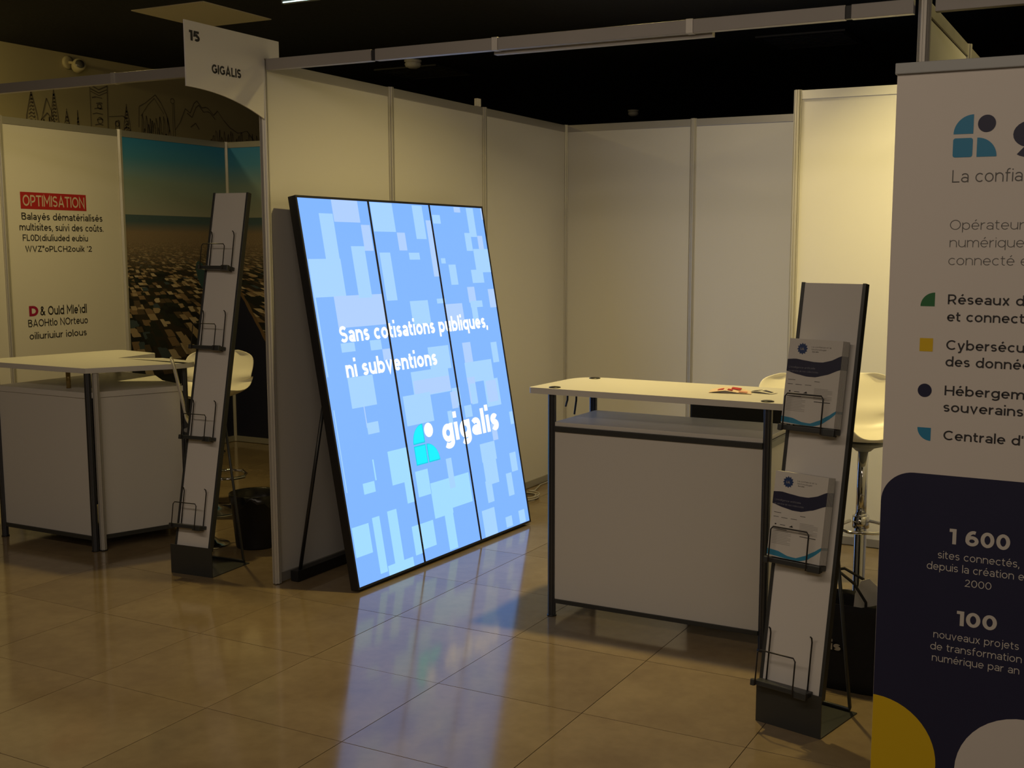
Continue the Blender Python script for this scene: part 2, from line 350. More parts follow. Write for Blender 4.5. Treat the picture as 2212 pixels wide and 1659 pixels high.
for k in range(7): D.append([(2.36+.02*(k % 3), 2.54+.042*k), (2.40+.02*(k % 3), 2.55+.042*k), (2.46, 2.545+.042*k)])
D.append(arc(2.43, 2.62, .025, 0, 360, 10)); D.append(arc(2.43, 2.73, .02, 0, 360, 8))
D += [[(2.52, 2.66), (2.66, 2.68), (2.70, 2.66)], [(2.58, zb), (2.585, 2.63), (2.62, 2.64), (2.62, zb)], arc(2.60, 2.61, .02, 0, 360, 8)]
D += spire(2.66, 2.74, zb, 2.76, 2.62)+[arc(2.70, 2.56, .035, 0, 200, 8), arc(2.72, 2.6, .03, 90, 300, 8)]
D += [[(2.823, 2.605), (2.833, 2.775), (2.90, 2.81), (3.012, 2.89), (3.07, 2.83), (3.13, 2.731), (3.16, 2.60)], [(2.85, 2.70), (2.93, 2.80), (3.0, 2.86), (3.10, 2.74)]]
for k in range(16):
    y = 2.83+.021*k; h = 2.56+.16*abs(math.sin(k*1.7)); D.append([(y, 2.52+.02*(k % 4)), (y+.012, h), (y+.026, h-.06), (y+.02, 2.55)])
D += [arc(3.20, 2.86, .022, 0, 360, 9), [(3.20, 2.84), (3.195, zb)], [(3.215, 2.84), (3.22, zb)]]
mt = [(3.22, 2.62), (3.28, 2.69), (3.344, 2.812), (3.40, 2.78), (3.45, 2.87), (3.484, 2.894), (3.54, 2.84), (3.59, 2.85), (3.62, 2.841), (3.68, 2.79), (3.732, 2.833), (3.80, 2.76), (3.88, 2.70), (3.98, 2.66), (4.10, 2.69), (4.2, 2.60)]
D += [mt, [(a+.02, b-.035) for a, b in mt[2:10]], [(3.40, 2.66), (3.46, 2.70), (3.50, 2.65)]]
for k in range(18):
    y = 3.62+.035*k; D.append([(y, 2.50), (y+.01, 2.56+.05*((k*7) % 3)), (y+.025, 2.58+.03*((k*5) % 4)), (y+.03, 2.50)])
strokes(D, .0085, 'line_drawing', hl, -3.8588)
# ------------------------------------------------------------------ modular exhibition walls
HW = 2.4725
def post_profile(r=.02, g=.0045):
    P = []
    for k in range(8):                                            # octagon, a groove in the middle of every side
        a0 = math.radians(22.5+45*k); a1 = math.radians(22.5+45*(k+1)); A = Vector((math.cos(a0), math.sin(a0)))*r; B = Vector((math.cos(a1), math.sin(a1)))*r
        m = (A+B)/2; t = (B-A).normalized(); n = m.normalized()
        P += [A, m-t*g*.55, m-t*g*.55-n*g, m+t*g*.55-n*g, m+t*g*.55]
    return [(p.x, p.y) for p in P]
PP = post_profile(.0225)
def post(x, y, parent, h=HW, mt=ALU):
    o = MB().prism(PP, .004, h).build('post', mt, parent); o.location = (x-parent.location.x, y-parent.location.y, 0); return o
def run(name, stops, axis, fixed, face_out, mats=None, h=HW, posts=None, kind='structure', rail=None):
    """one straight partition: posts at the stops, a panel and two rails in every bay"""
    root = empty(name, kind=kind)
    for k, s in enumerate(stops):
        if posts is None or posts[k]: post(*((fixed, s) if axis == 'y' else (s, fixed)), root, h)
    out = []
    for k, (a, b) in enumerate(zip(stops, stops[1:])):
        a += .018; b -= .018; m = mats[k] if mats else WHITE
        def bb(nm, t, z0, z1, mt, bev=0.):
            return box(nm, (fixed-t, a, z0) if axis == 'y' else (a, fixed-t, z0), (fixed+t, b, z1) if axis == 'y' else (b, fixed+t, z1), mt, root, bev)
        out.append(bb('panel', .0022, .045, h-.045, m)); bb('rail', .009, h-.05, h-.003, rail or RAILM, .002); bb('rail', .009, .004, .05, RAILM, .002)
    return root, out
wl, _ = run('wall_left', [0, .985, 1.95, 3.05], 'y', 0., 1)
wb, _ = run('wall_back', [0, .95, 1.93, 2.93], 'x', 3.05, -1, posts=[0, 1, 1, 1])
ws, _ = run('wall_storage_front', [1.935, 2.93], 'x', 2.03, -1, posts=[1, 0], rail=WHITE)  # white top rail: the lamp's highlight on the aluminium, put into its colour
run('wall_storage_side', [2.03, 3.05], 'y', 1.935, -1, posts=[0, 0])
wr, _ = run('wall_right', [0, .985, 1.95, 3.05], 'y', 2.945, 1)
# printed city view of the neighbouring stand
def city_print():
    m = bpy.data.materials.new('aerial_city_print'); m.use_nodes = True; nt = m.node_tree; b = nt.nodes['Principled BSDF']; L = nt.links.new
    b.inputs['Roughness'].default_value = .55
    def N(t, **k):
        n = nt.nodes.new(t)
        for a, v in k.items(): setattr(n, a, v)
        return n
    def Mt(op, a, b_=None, c=None):
        n = N('ShaderNodeMath', operation=op)
        for i, s in enumerate((a, b_, c)):
            if s is None: continue
            if isinstance(s, (int, float)): n.inputs[i].default_value = s
            else: L(s, n.inputs[i])
        return n.outputs[0]
    def mix(f, a, c):
        n = N('ShaderNodeMix', data_type='RGBA')
        if isinstance(f, (int, float)): n.inputs[0].default_value = f
        else: L(f, n.inputs[0])
        for i, s in ((6, a), (7, c)):
            if isinstance(s, tuple): n.inputs[i].default_value = (*s, 1)
            else: L(s, n.inputs[i])
        return n.outputs[2]
    tc = N('ShaderNodeTexCoord'); sp = N('ShaderNodeSeparateXYZ'); L(tc.outputs['Object'], sp.inputs[0])
    s = Mt('ADD', Mt('ADD', sp.outputs[0], sp.outputs[1]), 3.1); z = sp.outputs[2]
    sky = N('ShaderNodeValToRGB'); L(Mt('DIVIDE', Mt('SUBTRACT', z, 1.85), .58), sky.inputs[0]); e = sky.color_ramp.elements
    e[0].position = 0; e[0].color = (.33, .34, .30, 1); e[1].position = 1; e[1].color = (.035, .27, .60, 1)
    x = e.new(.45); x.color = (.24, .33, .33, 1); x = e.new(.75); x.color = (.07, .29, .52, 1)
    d = Mt('MAXIMUM', Mt('SUBTRACT', 1.86, z), .012); gx = Mt('DIVIDE', Mt('SUBTRACT', s, 1.7), d); gy = Mt('DIVIDE', 1.15, d)
    cb = N('ShaderNodeCombineXYZ'); L(gx, cb.inputs[0]); L(gy, cb.inputs[1])
    vo = N('ShaderNodeTexVoronoi', distance='CHEBYCHEV'); vo.inputs['Scale'].default_value = 10.5; vo.inputs['Randomness'].default_value = .85; L(cb.outputs[0], vo.inputs['Vector'])
    sr = N('ShaderNodeSeparateColor'); L(vo.outputs['Color'], sr.inputs[0])
    cr = N('ShaderNodeValToRGB'); L(sr.outputs[0], cr.inputs[0]); cr.color_ramp.interpolation = 'CONSTANT'; e = cr.color_ramp.elements
    e[0].position = 0; e[0].color = (.020, .026, .020, 1); e[1].position = .26; e[1].color = (.11, .08, .05, 1)
    for p, c in ((.40, (.25, .17, .10)), (.58, (.42, .32, .20)), (.80, (.55, .45, .31)), (.94, (.06, .09, .11))): x = e.new(p); x.color = (*c, 1)
    gap = Mt('GREATER_THAN', vo.outputs['Distance'], Mt('MULTIPLY_ADD', sr.outputs[1], .24, .33))
    big = N('ShaderNodeTexNoise'); big.inputs['Scale'].default_value = 2.2; L(cb.outputs[0], big.inputs['Vector'])
    ground = mix(Mt('GREATER_THAN', big.outputs[0], .52), (.012, .014, .012), (.035, .028, .018))
    city = mix(gap, cr.outputs[0], ground)
    fine = N('ShaderNodeTexNoise'); fine.inputs['Scale'].default_value = 30; fine.inputs['Detail'].default_value = 4; L(cb.outputs[0], fine.inputs['Vector'])
    hz = N('ShaderNodeValToRGB'); L(fine.outputs[0], hz.inputs[0]); e = hz.color_ramp.elements; e[0].position = .4; e[0].color = (.10, .075, .05, 1); e[1].position = .6; e[1].color = (.40, .30, .20, 1)
    near = N('ShaderNodeMapRange'); L(d, near.inputs[0]); near.inputs[1].default_value = .18; near.inputs[2].default_value = .45
    city = mix(near.outputs[0], hz.outputs[0], city)
    hor = N('ShaderNodeMapRange'); L(d, hor.inputs[0]); hor.inputs[1].default_value = .05; hor.inputs[2].default_value = .13
    city = mix(hor.outputs[0], (.07, .12, .15), city)
    # darker, greener quarters towards the lower left
    low = N('ShaderNodeMapRange'); L(z, low.inputs[0]); low.inputs[1].default_value = .45; low.inputs[2].default_value = 1.25; low.inputs[3].default_value = .45; low.inputs[4].default_value = 1
    vm = N('ShaderNodeVectorMath', operation='SCALE'); L(city, vm.inputs[0]); L(low.outputs[0], vm.inputs['Scale']); city = vm.outputs[0]
    # the river: a navy bend under a tan embankment at the right, and a grey-blue reach near the horizon
    nz = Mt('MULTIPLY', Mt('SUBTRACT', big.outputs[0], .5), .06)
    right = Mt('ADD', Mt('MULTIPLY_ADD', z, -.70, 3.985), nz); left = Mt('ADD', Mt('MULTIPLY_ADD', z, .55, 2.42), nz)
    inr = Mt('MULTIPLY', Mt('LESS_THAN', s, right), Mt('GREATER_THAN', s, left))
    bank = Mt('MULTIPLY', Mt('LESS_THAN', s, Mt('ADD', right, .035)), Mt('GREATER_THAN', s, Mt('SUBTRACT', left, .01)))
    city = mix(bank, city, (.16, .10, .05)); city = mix(inr, city, (.010, .012, .034))
    rv = Mt('ADD', Mt('POWER', Mt('DIVIDE', Mt('SUBTRACT', Mt('ADD', s, Mt('MULTIPLY', z, .35)), 3.20), .06), 2.), Mt('POWER', Mt('DIVIDE', Mt('SUBTRACT', z, 1.38), .13), 2.))
    city = mix(Mt('LESS_THAN', rv, 1.), city, (.035, .085, .11))
    out = mix(Mt('GREATER_THAN', z, 1.86), city, sky.outputs[0]); L(out, b.inputs['Base Color']); return m
CITY = city_print()
wn, pn = run('wall_neighbour_left', [0.02, .95, 1.93, 3.02], 'y', -3.1, 1, mats=[WHITE2, WHITE2, CITY])
wnb, _ = run('wall_neighbour_back', [-3.1, -2.11, -1.12, -.02], 'x', 3.02, -1, mats=[CITY, CITY, CITY], posts=[0, 1, 1, 0])
# white print margins beside and above the city view
P = (-3.0968, 0, 0); EY_, EZ_ = (0, -1, 0), (0, 0, 1)
# ------------------------------------------------------------------ fascia beams that close the stands towards the aisle
def fascia(name, x0, x1, joints, caps, y=0.):
    root = empty(name, kind='structure'); xs = [x0]+list(joints)+[x1]
    for a, b in zip(xs, xs[1:]): box('beam', (a+.011, y-.016, HW-.05), (b-.011, y+.016, HW-.001), ALUB, root, .0015)
    for j in joints: box('joint', (j-.012, y-.010, HW-.048), (j+.012, y+.012, HW-.003), BLACK, root)
    for c in caps: box('clamp', (c-.014, y-.020, HW-.052), (c+.014, y+.018, HW+.001), ALU, root, .0015)
    return root
ALUB = mat('pale_beam_paint', (.36, .34, .325), .42, .15)
t1 = fascia('trim_1', .024, 2.92, (.635, 2.685), (1.246, 2.092))
box('beam', (1.22, .022, HW-.062), (2.17, .05, HW-.028), ALUB, t1, .0015)
fascia('trim_2', -3.08, -.024, (-1.85,), (-.945, -2.45))
fascia('trim_3', 2.97, 5.4, (4.2,), ())
t4 = empty('trim_4', kind='structure'); post(-3.1, 0, t4)
# ------------------------------------------------------------------ writing on the neighbouring stand's white panel (faces +x: right runs along +y)
W0, WX, WZ = (-3.0976, 0, 0), (0, 1, 0), (0, 0, 1)
# seen from the front side of the panel the text runs towards the back wall
flat([[(1.078, 1.872), (1.61, 1.872), (1.61, 1.985), (1.078, 1.985)]], RED, wn, W0, WX, WZ, .0008, 'red_label')
letter([('OPTIMISATION', 1.095, 1.892, .50, .074, .012)], mat('label_white', (.60, .50, .42), .6), wn, W0, WX, WZ, .0014)
letter([('Balayés dématérialisés', 1.08, 1.800, .665, .047, .012), ('multisites, suivi des coûts.', 1.06, 1.728, .69, .047, .012),
        ('FL0D(diuliuded eubiu', 1.08, 1.658, .53, .043, .012), ("WVZ°oPLCH2ouik '2", 1.095, 1.585, .545, .040, .012),
        ("& OuId MIe'ıdl", 1.185, 1.150, .385, .062, .014), ('BAOHtlo NOrteuo', 1.085, 1.075, .49, .050, .010), ('oiliuriuiur iolous', 1.09, .990, .47, .046, .010)],
       INK, wn, W0, WX, WZ, .0012)
letter([('D', 1.098, 1.148, .072, .070, .03)], mat('crimson_print', (.32, .008, .05), .5), wn, W0, WX, WZ, .0012, 'emblem')
# ------------------------------------------------------------------ leaning LED display
RECTS =  [(0.24, 1.75, 0.436, 1.862), (0.137, 1.387, 0.236, 1.789), (0.011, 1.386, 0.241, 1.569), (0.149, 1.233, 0.527, 1.388), (0.012, 1.008, 0.022, 1.391), (0.334, 1.373, 0.436, 1.631), (0.436, 1.608, 0.505, 1.739), (0.533, 1.707, 0.713, 1.857), (0.549, 1.351, 0.636, 1.599), (0.718, 1.61, 0.786, 1.704), (0.144, 1.115, 0.245, 1.159), (0.362, 1.109, 0.449, 1.159), (0.449, 1.052, 0.511, 1.109), (0.153, 0.841, 0.342, 0.991), (0.883, 1.672, 0.972, 1.853), (0.988, 1.467, 1.034, 1.775), (0.793, 1.561, 0.885, 1.598), (0.736, 1.215, 0.894, 1.342), (1.046, 1.191, 1.21, 1.313), (0.977, 1.32, 1.054, 1.346), (1.056, 1.759, 1.127, 1.807), (1.272, 1.827, 1.334, 1.857), (1.394, 1.689, 1.465, 1.856), (1.34, 1.608, 1.402, 1.711), (1.467, 1.617, 1.519, 1.696), (1.405, 1.483, 1.56, 1.619), (1.35, 1.423, 1.469, 1.499), (1.544, 1.791, 1.556, 1.862), (1.074, 1.538, 1.115, 1.567), (1.137, 1.418, 1.205, 1.531), (1.284, 1.312, 1.356, 1.402), (1.293, 1.284, 1.414, 1.321), (1.297, 1.188, 1.353, 1.291), (1.491, 1.276, 1.556, 1.384), (0.826, 0.964, 1.015, 1.09), (0.649, 0.84, 0.98, 0.973), (1.15, 0.969, 1.23, 1.092), (1.434, 0.957, 1.496, 1.075), (1.143, 0.865, 1.413, 0.98), (1.145, 0.75, 1.218, 0.896), (1.305, 0.711, 1.449, 0.867), (0.984, 0.754, 1.054, 0.853), (0.237, 0.736, 0.244, 0.844), (0.24, 0.703, 0.328, 0.759), (0.238, 0.476, 0.248, 0.579), (0.141, 0.423, 0.228, 0.476), (0.018, 0.454, 0.024, 0.85), (0.362, 0.428, 0.53, 0.599), (0.457, 0.318, 0.517, 0.454), (0.014, 0.142, 0.137, 0.286), (0.168, 0.027, 0.224, 0.303), (0.287, 0.045, 0.36, 0.311), (0.458, 0.05, 0.531, 0.198), (0.23, 0, 0.432, 0.051), (0.657, 0.844, 0.979, 0.926), (0.552, 0.701, 0.786, 0.856), (0.913, 0.66, 0.952, 0.735), (0.965, 0.743, 1.024, 0.835), (0.555, 0.331, 0.662, 0.464), (0.666, 0.223, 1.018, 0.384), (0.662, 0.197, 0.827, 0.331), (0.746, 0.01, 0.822, 0.22), (0.832, 0.326, 0.882, 0.487), (0.526, 0.065, 0.64, 0.197), (1.074, 0.679, 1.144, 0.745), (1.158, 0.744, 1.215, 0.859), (1.321, 0.736, 1.427, 0.859), (1.167, 0.412, 1.316, 0.516), (1.172, 0.28, 1.304, 0.42), (1.164, 0.183, 1.227, 0.305), (1.087, 0.002, 1.213, 0.152), (1.382, 0.181, 1.441, 0.312), (1.451, 0.312, 1.517, 0.422), (1.452, 0.006, 1.516, 0.08), (1.309, 0.012, 1.375, 0.071), (1.309, 0.518, 1.362, 0.615), (1.516, 0.584, 1.551, 0.658)]
LW, LH = 1.56, 1.862
A = Vector((.445, .062, .022)); B = Vector((.505, 1.62, .022)); C = Vector((.114, .062, 1.858))
EU = (B-A).normalized(); EV = (C-A) - EU*(C-A).dot(EU); EV.normalize(); EN = EU.cross(EV)
led = empty('led_display', (.3, .85, 0), label='large leaning LED display of three panels showing white words on blue blocks', cat='display')
L0 = A - led.location
def led_pt(u, v, n): return L0+EU*u+EV*v+EN*n
def scr(nm, c, e): return mat(nm, (.01, .01, .012), .35, emis=c, es=e)
SB = [scr('screen_blue', (.215, .47, 1.12), 1.), scr('screen_light_blue', (.38, .66, 1.12), 1.), scr('screen_pale_cyan', (.36, .72, 1.12), 1.),
      scr('screen_mid_blue', (.245, .54, 1.12), 1.), scr('screen_lavender', (.43, .63, 1.12), 1.)]
SW = scr('screen_white', (1, 1, 1), 1.15); SC_ = scr('screen_cyan', (.0, .80, .92), 1.1); SCD = scr('screen_dark_cyan', (.0, .55, .70), 1.1)
PW = LW/3
for k in range(3):
    mb = MB(); u0 = k*PW+.004; u1 = (k+1)*PW-.004
    mb.face([led_pt(u, v, 0) for u, v in ((u0, .003), (u1, .003), (u1, LH-.003), (u0, LH-.003))], 0)
    for i, (a, b, c, d) in enumerate(RECTS):
        a, c = max(a, u0), min(c, u1); b, d = max(b, .003), min(d, LH-.003)
        if c-a > .002 and d-b > .002:
            mi = 2 if (d < .75 and a < .8) else (4 if (i % 3 == 0 and b > .5) else 1)
            mb.face([led_pt(u, v, .0003+.00001*i) for u, v in ((a, b), (c, b), (c, d), (a, d))], mi)
    for f in mb.bm.faces:
        f.normal_update()
        if f.normal.dot(EN) < 0: f.normal_flip()
    me = bpy.data.meshes.new('screen_panel'); mb.bm.to_mesh(me); mb.bm.free()
    for m in SB: me.materials.append(m)
    sp_ = bpy.data.objects.new('screen_panel', me); COL.objects.link(sp_); sp_.parent = led
mb = MB(); mb.T = Matrix.Translation(L0) @ Matrix((EU, EV, EN)).transposed().to_4x4()
mb.box((-.008, -.008, -.045), (LW+.008, LH+.008, -.0015), 0, .002); mb.build('cabinet', BLACK, led)
mb = MB(); mb.T = Matrix.Translation(L0) @ Matrix((EU, EV, EN)).transposed().to_4x4()
for u in (PW, 2*PW): mb.box((u-.0066, 0, -.001), (u+.0066, LH, .0022))
for a, b in (((-.008, -.008), (LW+.008, .003)), ((-.008, LH-.003), (LW+.008, LH+.008)), ((-.008, 0), (.0022, LH)), ((LW-.0022, 0), (LW+.008, LH))): mb.box((*a, -.001), (*b, .0025))
mb.build('bezel', BLACK, led)
letter([('Sans cotisations publiques,', .147, 1.162, 1.285, .080, .022)], SW, led, L0, EU, EV, .0016)
letter([('ni subventions', .150, .992, .742, .083, .022)], SW, led, L0, EU, EV, .0016)
letter([('gigalis', .838, .572, .55, .135, .028)], SW, led, L0, EU, EV, .0016)
s, g = .100, .008; gx, gy = .577, .492
q1 = arc(gx+s, gy+s+g, s, 90, 180, 12)+[(gx+s, gy+s+g)]; q2 = arc(gx+s+g, gy, s, 0, 90, 12)+[(gx+s+g, gy)]; sq = [(gx, gy), (gx+s, gy), (gx+s, gy+s), (gx, gy+s)]
flat([q1, q2, sq], SCD, led, L0, EU, EV, .0014, 'emblem')
def shrink(p, k=.10):
    cx = sum(a for a, b in p)/len(p); cy = sum(b for a, b in p)/len(p); return [(cx+(a-cx)*(1-k), cy+(b-cy)*(1-k)) for a, b in p]
flat([shrink(q1), shrink(q2), shrink(sq)], SC_, led, L0, EU, EV, .0018, 'emblem')
flat([arc(.722, .660, .038, 0, 360, 24)[:-1]], SW, led, L0, EU, EV, .0018, 'emblem_dot')
# rear easel
for y0 in (.10, .85, 1.58):
    x1 = .445+.06*(y0-.06)/1.56
    MB().tube([(.054-.3, y0-.85, .03), (x1-.18*.92-.045-.3, y0-.85, .92)], .009).build('strut', BLACK, led)
    if y0 > .2: box('foot_bar', (.054-.3, y0-.87, .005), (x1-.05-.3, y0-.84, .03), BLACK, led)
box('rear_beam', (.032-.3, .06-.85, .002), (.078-.3, 1.62-.85, .055), BLACK, led, .003)
# ------------------------------------------------------------------ reception counters
def rounded(pts, rad, n=6):
    out = []; N = len(pts)
    for i, p in enumerate(pts):
        r = rad[i]; p = Vector(p); a = Vector(pts[i-1]); b = Vector(pts[(i+1) % N])
        if r <= 0: out.append(tuple(p)); continue
        da = (a-p).normalized()*r; db = (b-p).normalized()*r
        for k in range(n+1):
            t = k/n; q = (p+da)*(1-t)**2+p*2*t*(1-t)+(p+db)*t*t; out.append((q.x, q.y))
    return out
CP = [(x*.8, y*.8) for x, y in PP]
def cpost(x, y, h, parent, m=COUNTERPOST, z0=0.):
    MB().prism([(x+a, y+b) for a, b in CP], z0, h).build('post', m, parent)
    MB().lathe([(0, z0), (.021, z0), (.021, z0+.006), (0, z0+.006)], 12, (x, y)).build('foot', BLACK, parent)
rc = empty('reception_counter', (1.9, .4, 0), label='white reception counter with dark posts beside the LED display, flyers on its top', cat='counter')
X0, X1, Y0, Y1 = 1.405-1.9, 2.372-1.9, .192-.4, .605-.4
ZT, ZS = 1.02, .872
for x in (X0, X1):
    for y in (Y0, Y1): cpost(x, y, ZT-.026, rc)
MB().prism(rounded([(X0-.102, Y0-.03), (X1+.085, Y0-.03), (X1+.085, Y1+.05), (X0-.085, Y1+.05)], [.02, .02, .12, .13]), ZT-.026, ZT, 0, .002).build('counter_top', WHITE, rc)
MB().prism([(X0+.012, Y0-.004), (X1-.012, Y0-.004), (X1-.012, Y1), (X0+.012, Y1)], ZS-.018, ZS, 0, .0015).build('shelf', WHITE, rc)
for y in (Y0, Y1):
    box('rail', (X0+.018, y-.010, ZS-.042), (X1-.018, y+.010, ZS-.0185), DARKM, rc, .001)
    box('rail', (X0+.018, y-.010, .062), (X1-.018, y+.010, .080), DARKM, rc, .001)
for x in (X0, X1):
    box('rail', (x-.010, Y0+.018, ZS-.042), (x+.010, Y1-.018, ZS-.0185), GREYP, rc, .001)
    box('rail', (x-.010, Y0+.018, .062), (x+.010, Y1-.018, .080), DARKM, rc, .001)
    box('side_panel', (x-.003, Y0+.016, .0805), (x+.003, Y1-.016, ZS-.0425), WHITE, rc)
box('front_panel', (X0+.016, Y0-.004, .0805), (X1-.016, Y0+.002, ZS-.0425), WHITE, rc)
for x, y in ((X0, Y0), (X0, Y1), (X1, Y0), (X1, Y1)):
    MB().lathe([(0, ZT+.0005), (.026, ZT+.0005), (.026, ZT+.003), (.018, ZT+.005), (0, ZT+.005)], 20, (x*.985, y*.97+.004)).build('grommet', BLACK, rc)
# counter of the neighbouring stand, bent towards the aisle
ZT2, ZS2 = .988, .856
lc = empty('reception_counter', (-1.5, .35, 0), label='white corner counter at the far left, two-piece top, behind the empty brochure rack', cat='counter')
o = Vector((-1.5, .35))
poly = [(-1.975, 0.), (-1.262, .008), (-1.075, .50), (-1.36, .60), (-1.60, .78), (-1.96, .82)]
lp = [tuple(Vector(p)-o) for p in poly]
tp = [(-2.13, .09), (-2.03, -.02), (-1.245, -.018), (-1.0, .42), (-1.02, .545), (-1.34, .60), (-1.56, .47), (-1.60, .80), (-1.98, .86)]
MB().prism(rounded([tuple(Vector(p)-o) for p in tp], [0, .05, .0, .08, .05, 0, 0, .03, .05]), ZT2-.028, ZT2, 0, .002).build('counter_top', WHITE, lc)
sh = [(-1.985, -.006), (-1.258, -.002), (-1.062, .505), (-1.36, .61), (-1.61, .79), (-1.965, .83)]
MB().prism([tuple(Vector(p)-o) for p in sh], ZS2-.03, ZS2, 0, .0015).build('shelf', WHITE, lc)
for k, p in enumerate(lp):
    cpost(p[0], p[1], (ZT2-.03) if k in (0, 1, 2, 5) else ZS2-.031, lc, ALU if k in (3, 4) else COUNTERPOST)
cpost(lp[1][0]+.026, lp[1][1]+.030, ZT2-.03, lc, ALU)
for k, px in enumerate(((-1.52, .10), (-1.30, .10))):
    MB().tube([(px[0]+1.5, px[1]-.35, ZS2+.0005), (px[0]+1.5, px[1]-.35, ZT2-.0285)], .012, 10).build('support', mat('brass_tube', (.45, .33, .12), .35, .8), lc)
def wallpiece(a, b, z0, z1, t, nm, m, trim=.018):
    a, b = Vector(a), Vector(b); d = (b-a).normalized(); n = Vector((-d.y, d.x))*t; a = a+d*trim; b = b-d*trim
    MB().prism([tuple(a-n), tuple(b-n), tuple(b+n), tuple(a+n)], z0, z1).build(nm, m, lc)
for i in range(6):
    a, b = lp[i], lp[(i+1) % 6]; tr = .018 if i != 1 else .03
    wallpiece(a, b, .082, ZS2-.032, .003, 'front_panel' if i == 0 else 'side_panel', WHITE, tr); wallpiece(a, b, .060, .081, .010, 'rail', DARKM, tr)
# ------------------------------------------------------------------ brochure racks: leaning white board, wire pockets, folded metal base
RODM = mat('dark_wire', (.035, .033, .032), .4, .5)
def rack(name, loc, rz, Wd, lean, top, pockets, depth, label, ph=.147, margin=0.):
    root = empty(name, loc, rz, label, 'rack', 'leaning brochure racks on the aisle')
    up_ = Vector((0, lean, top-ph)).normalized(); nn = Vector((0, -up_.z, up_.y)); Ln = Vector((0, lean, top-ph)).length
    Tm = Matrix.Translation((margin, .012, ph-.02)) @ Matrix(((1, 0, 0), tuple(up_), tuple(nn))).transposed().to_4x4()
    def L(): m = MB(); m.T = Tm; return m
    L().box((.008, 0, -.008), (Wd-.008, Ln+.02, .002)).build('board', WHITE2, root)
    for x in (0, Wd-.012): L().box((x, 0, -.022), (x+.012, Ln+.022, .006), 0, .0015).build('side_profile', DARKM, root)
    # base: upright front plate folded from the floor plate
    m = MB(); e = .0
    bw = Wd+2*margin+.004; m.box((-.004, -.001, 0), (bw, .003, ph), 0); m.box((-.004, .003, 0), (bw, depth, .004), 0); m.build('base_plate', DARKM, root)
    zt = ph+Ln*.33; yb = .012+up_.y*(zt-ph)/up_.z+.03
    pts = []
    for x, s_ in ((.03, 1),): pass
    loop = [(margin+.012, yb, zt), (.012, depth-.03, .03), (.022, depth-.008, .012), (bw-.024, depth-.008, .012), (bw-.014, depth-.03, .03), (margin+Wd-.012, yb, zt)]
    MB().tube(loop, .0065, 8).build('rear_leg', DARKM, root)
    for pz in pockets:
        P0 = pz-ph; mb = L()
        mb.box((.006, P0-.010, .004), (Wd-.034, P0+.008, .052), 0, .003)
        pk = mb.build('pocket', DARKM, root)
        for q in (((Wd-.075, P0-.016, .046), (Wd-.03, P0+.010, .064)), ((-.004, P0-.013, .046), (.012, P0+.010, .062))): kb = L(); kb.box(*q, 0, .004); kb.build('clip', DARKM, pk)
        a, b = .018, .160
        tubes = [([(x, P0, .010), (x, P0+.17, .014), (x, P0+.185, .020), (x, P0+.190, .030)], .0028) for x in (.030, Wd-.052)]
        tubes.append(([(a, P0-.008, .066), (a, P0+.105, .070), (a+.008, P0+.115, .070), (b-.008, P0+.115, .070), (b, P0+.105, .070), (b, P0-.012, .066), (b+.02, P0-.014, .03), (Wd-.045, P0-.014, .012)], .0026))
        for tp_, r_ in tubes: wr_ = L(); wr_.tube(tp_, r_, 6); wr_.build('wire', RODM, pk)
    return root, Tm
rackR, TR = rack('brochure_rack', (2.565, -.486, 0), math.radians(-12.5), .238, .222, 1.505, (.147+.895, .147+.440, .147+.018), .277,
                 'brochure rack beside the roll-up banner, leaflets in its two upper pockets')
rackL, TL = rack('brochure_rack', (-.596, -.096, 0), math.radians(4.5), .219, .380, 1.893, (.147+1.415, .147+1.010, .147+.555, .147+.115), .285,
                 'tall brochure rack with four empty pockets in front of the neighbouring counter', margin=.014)
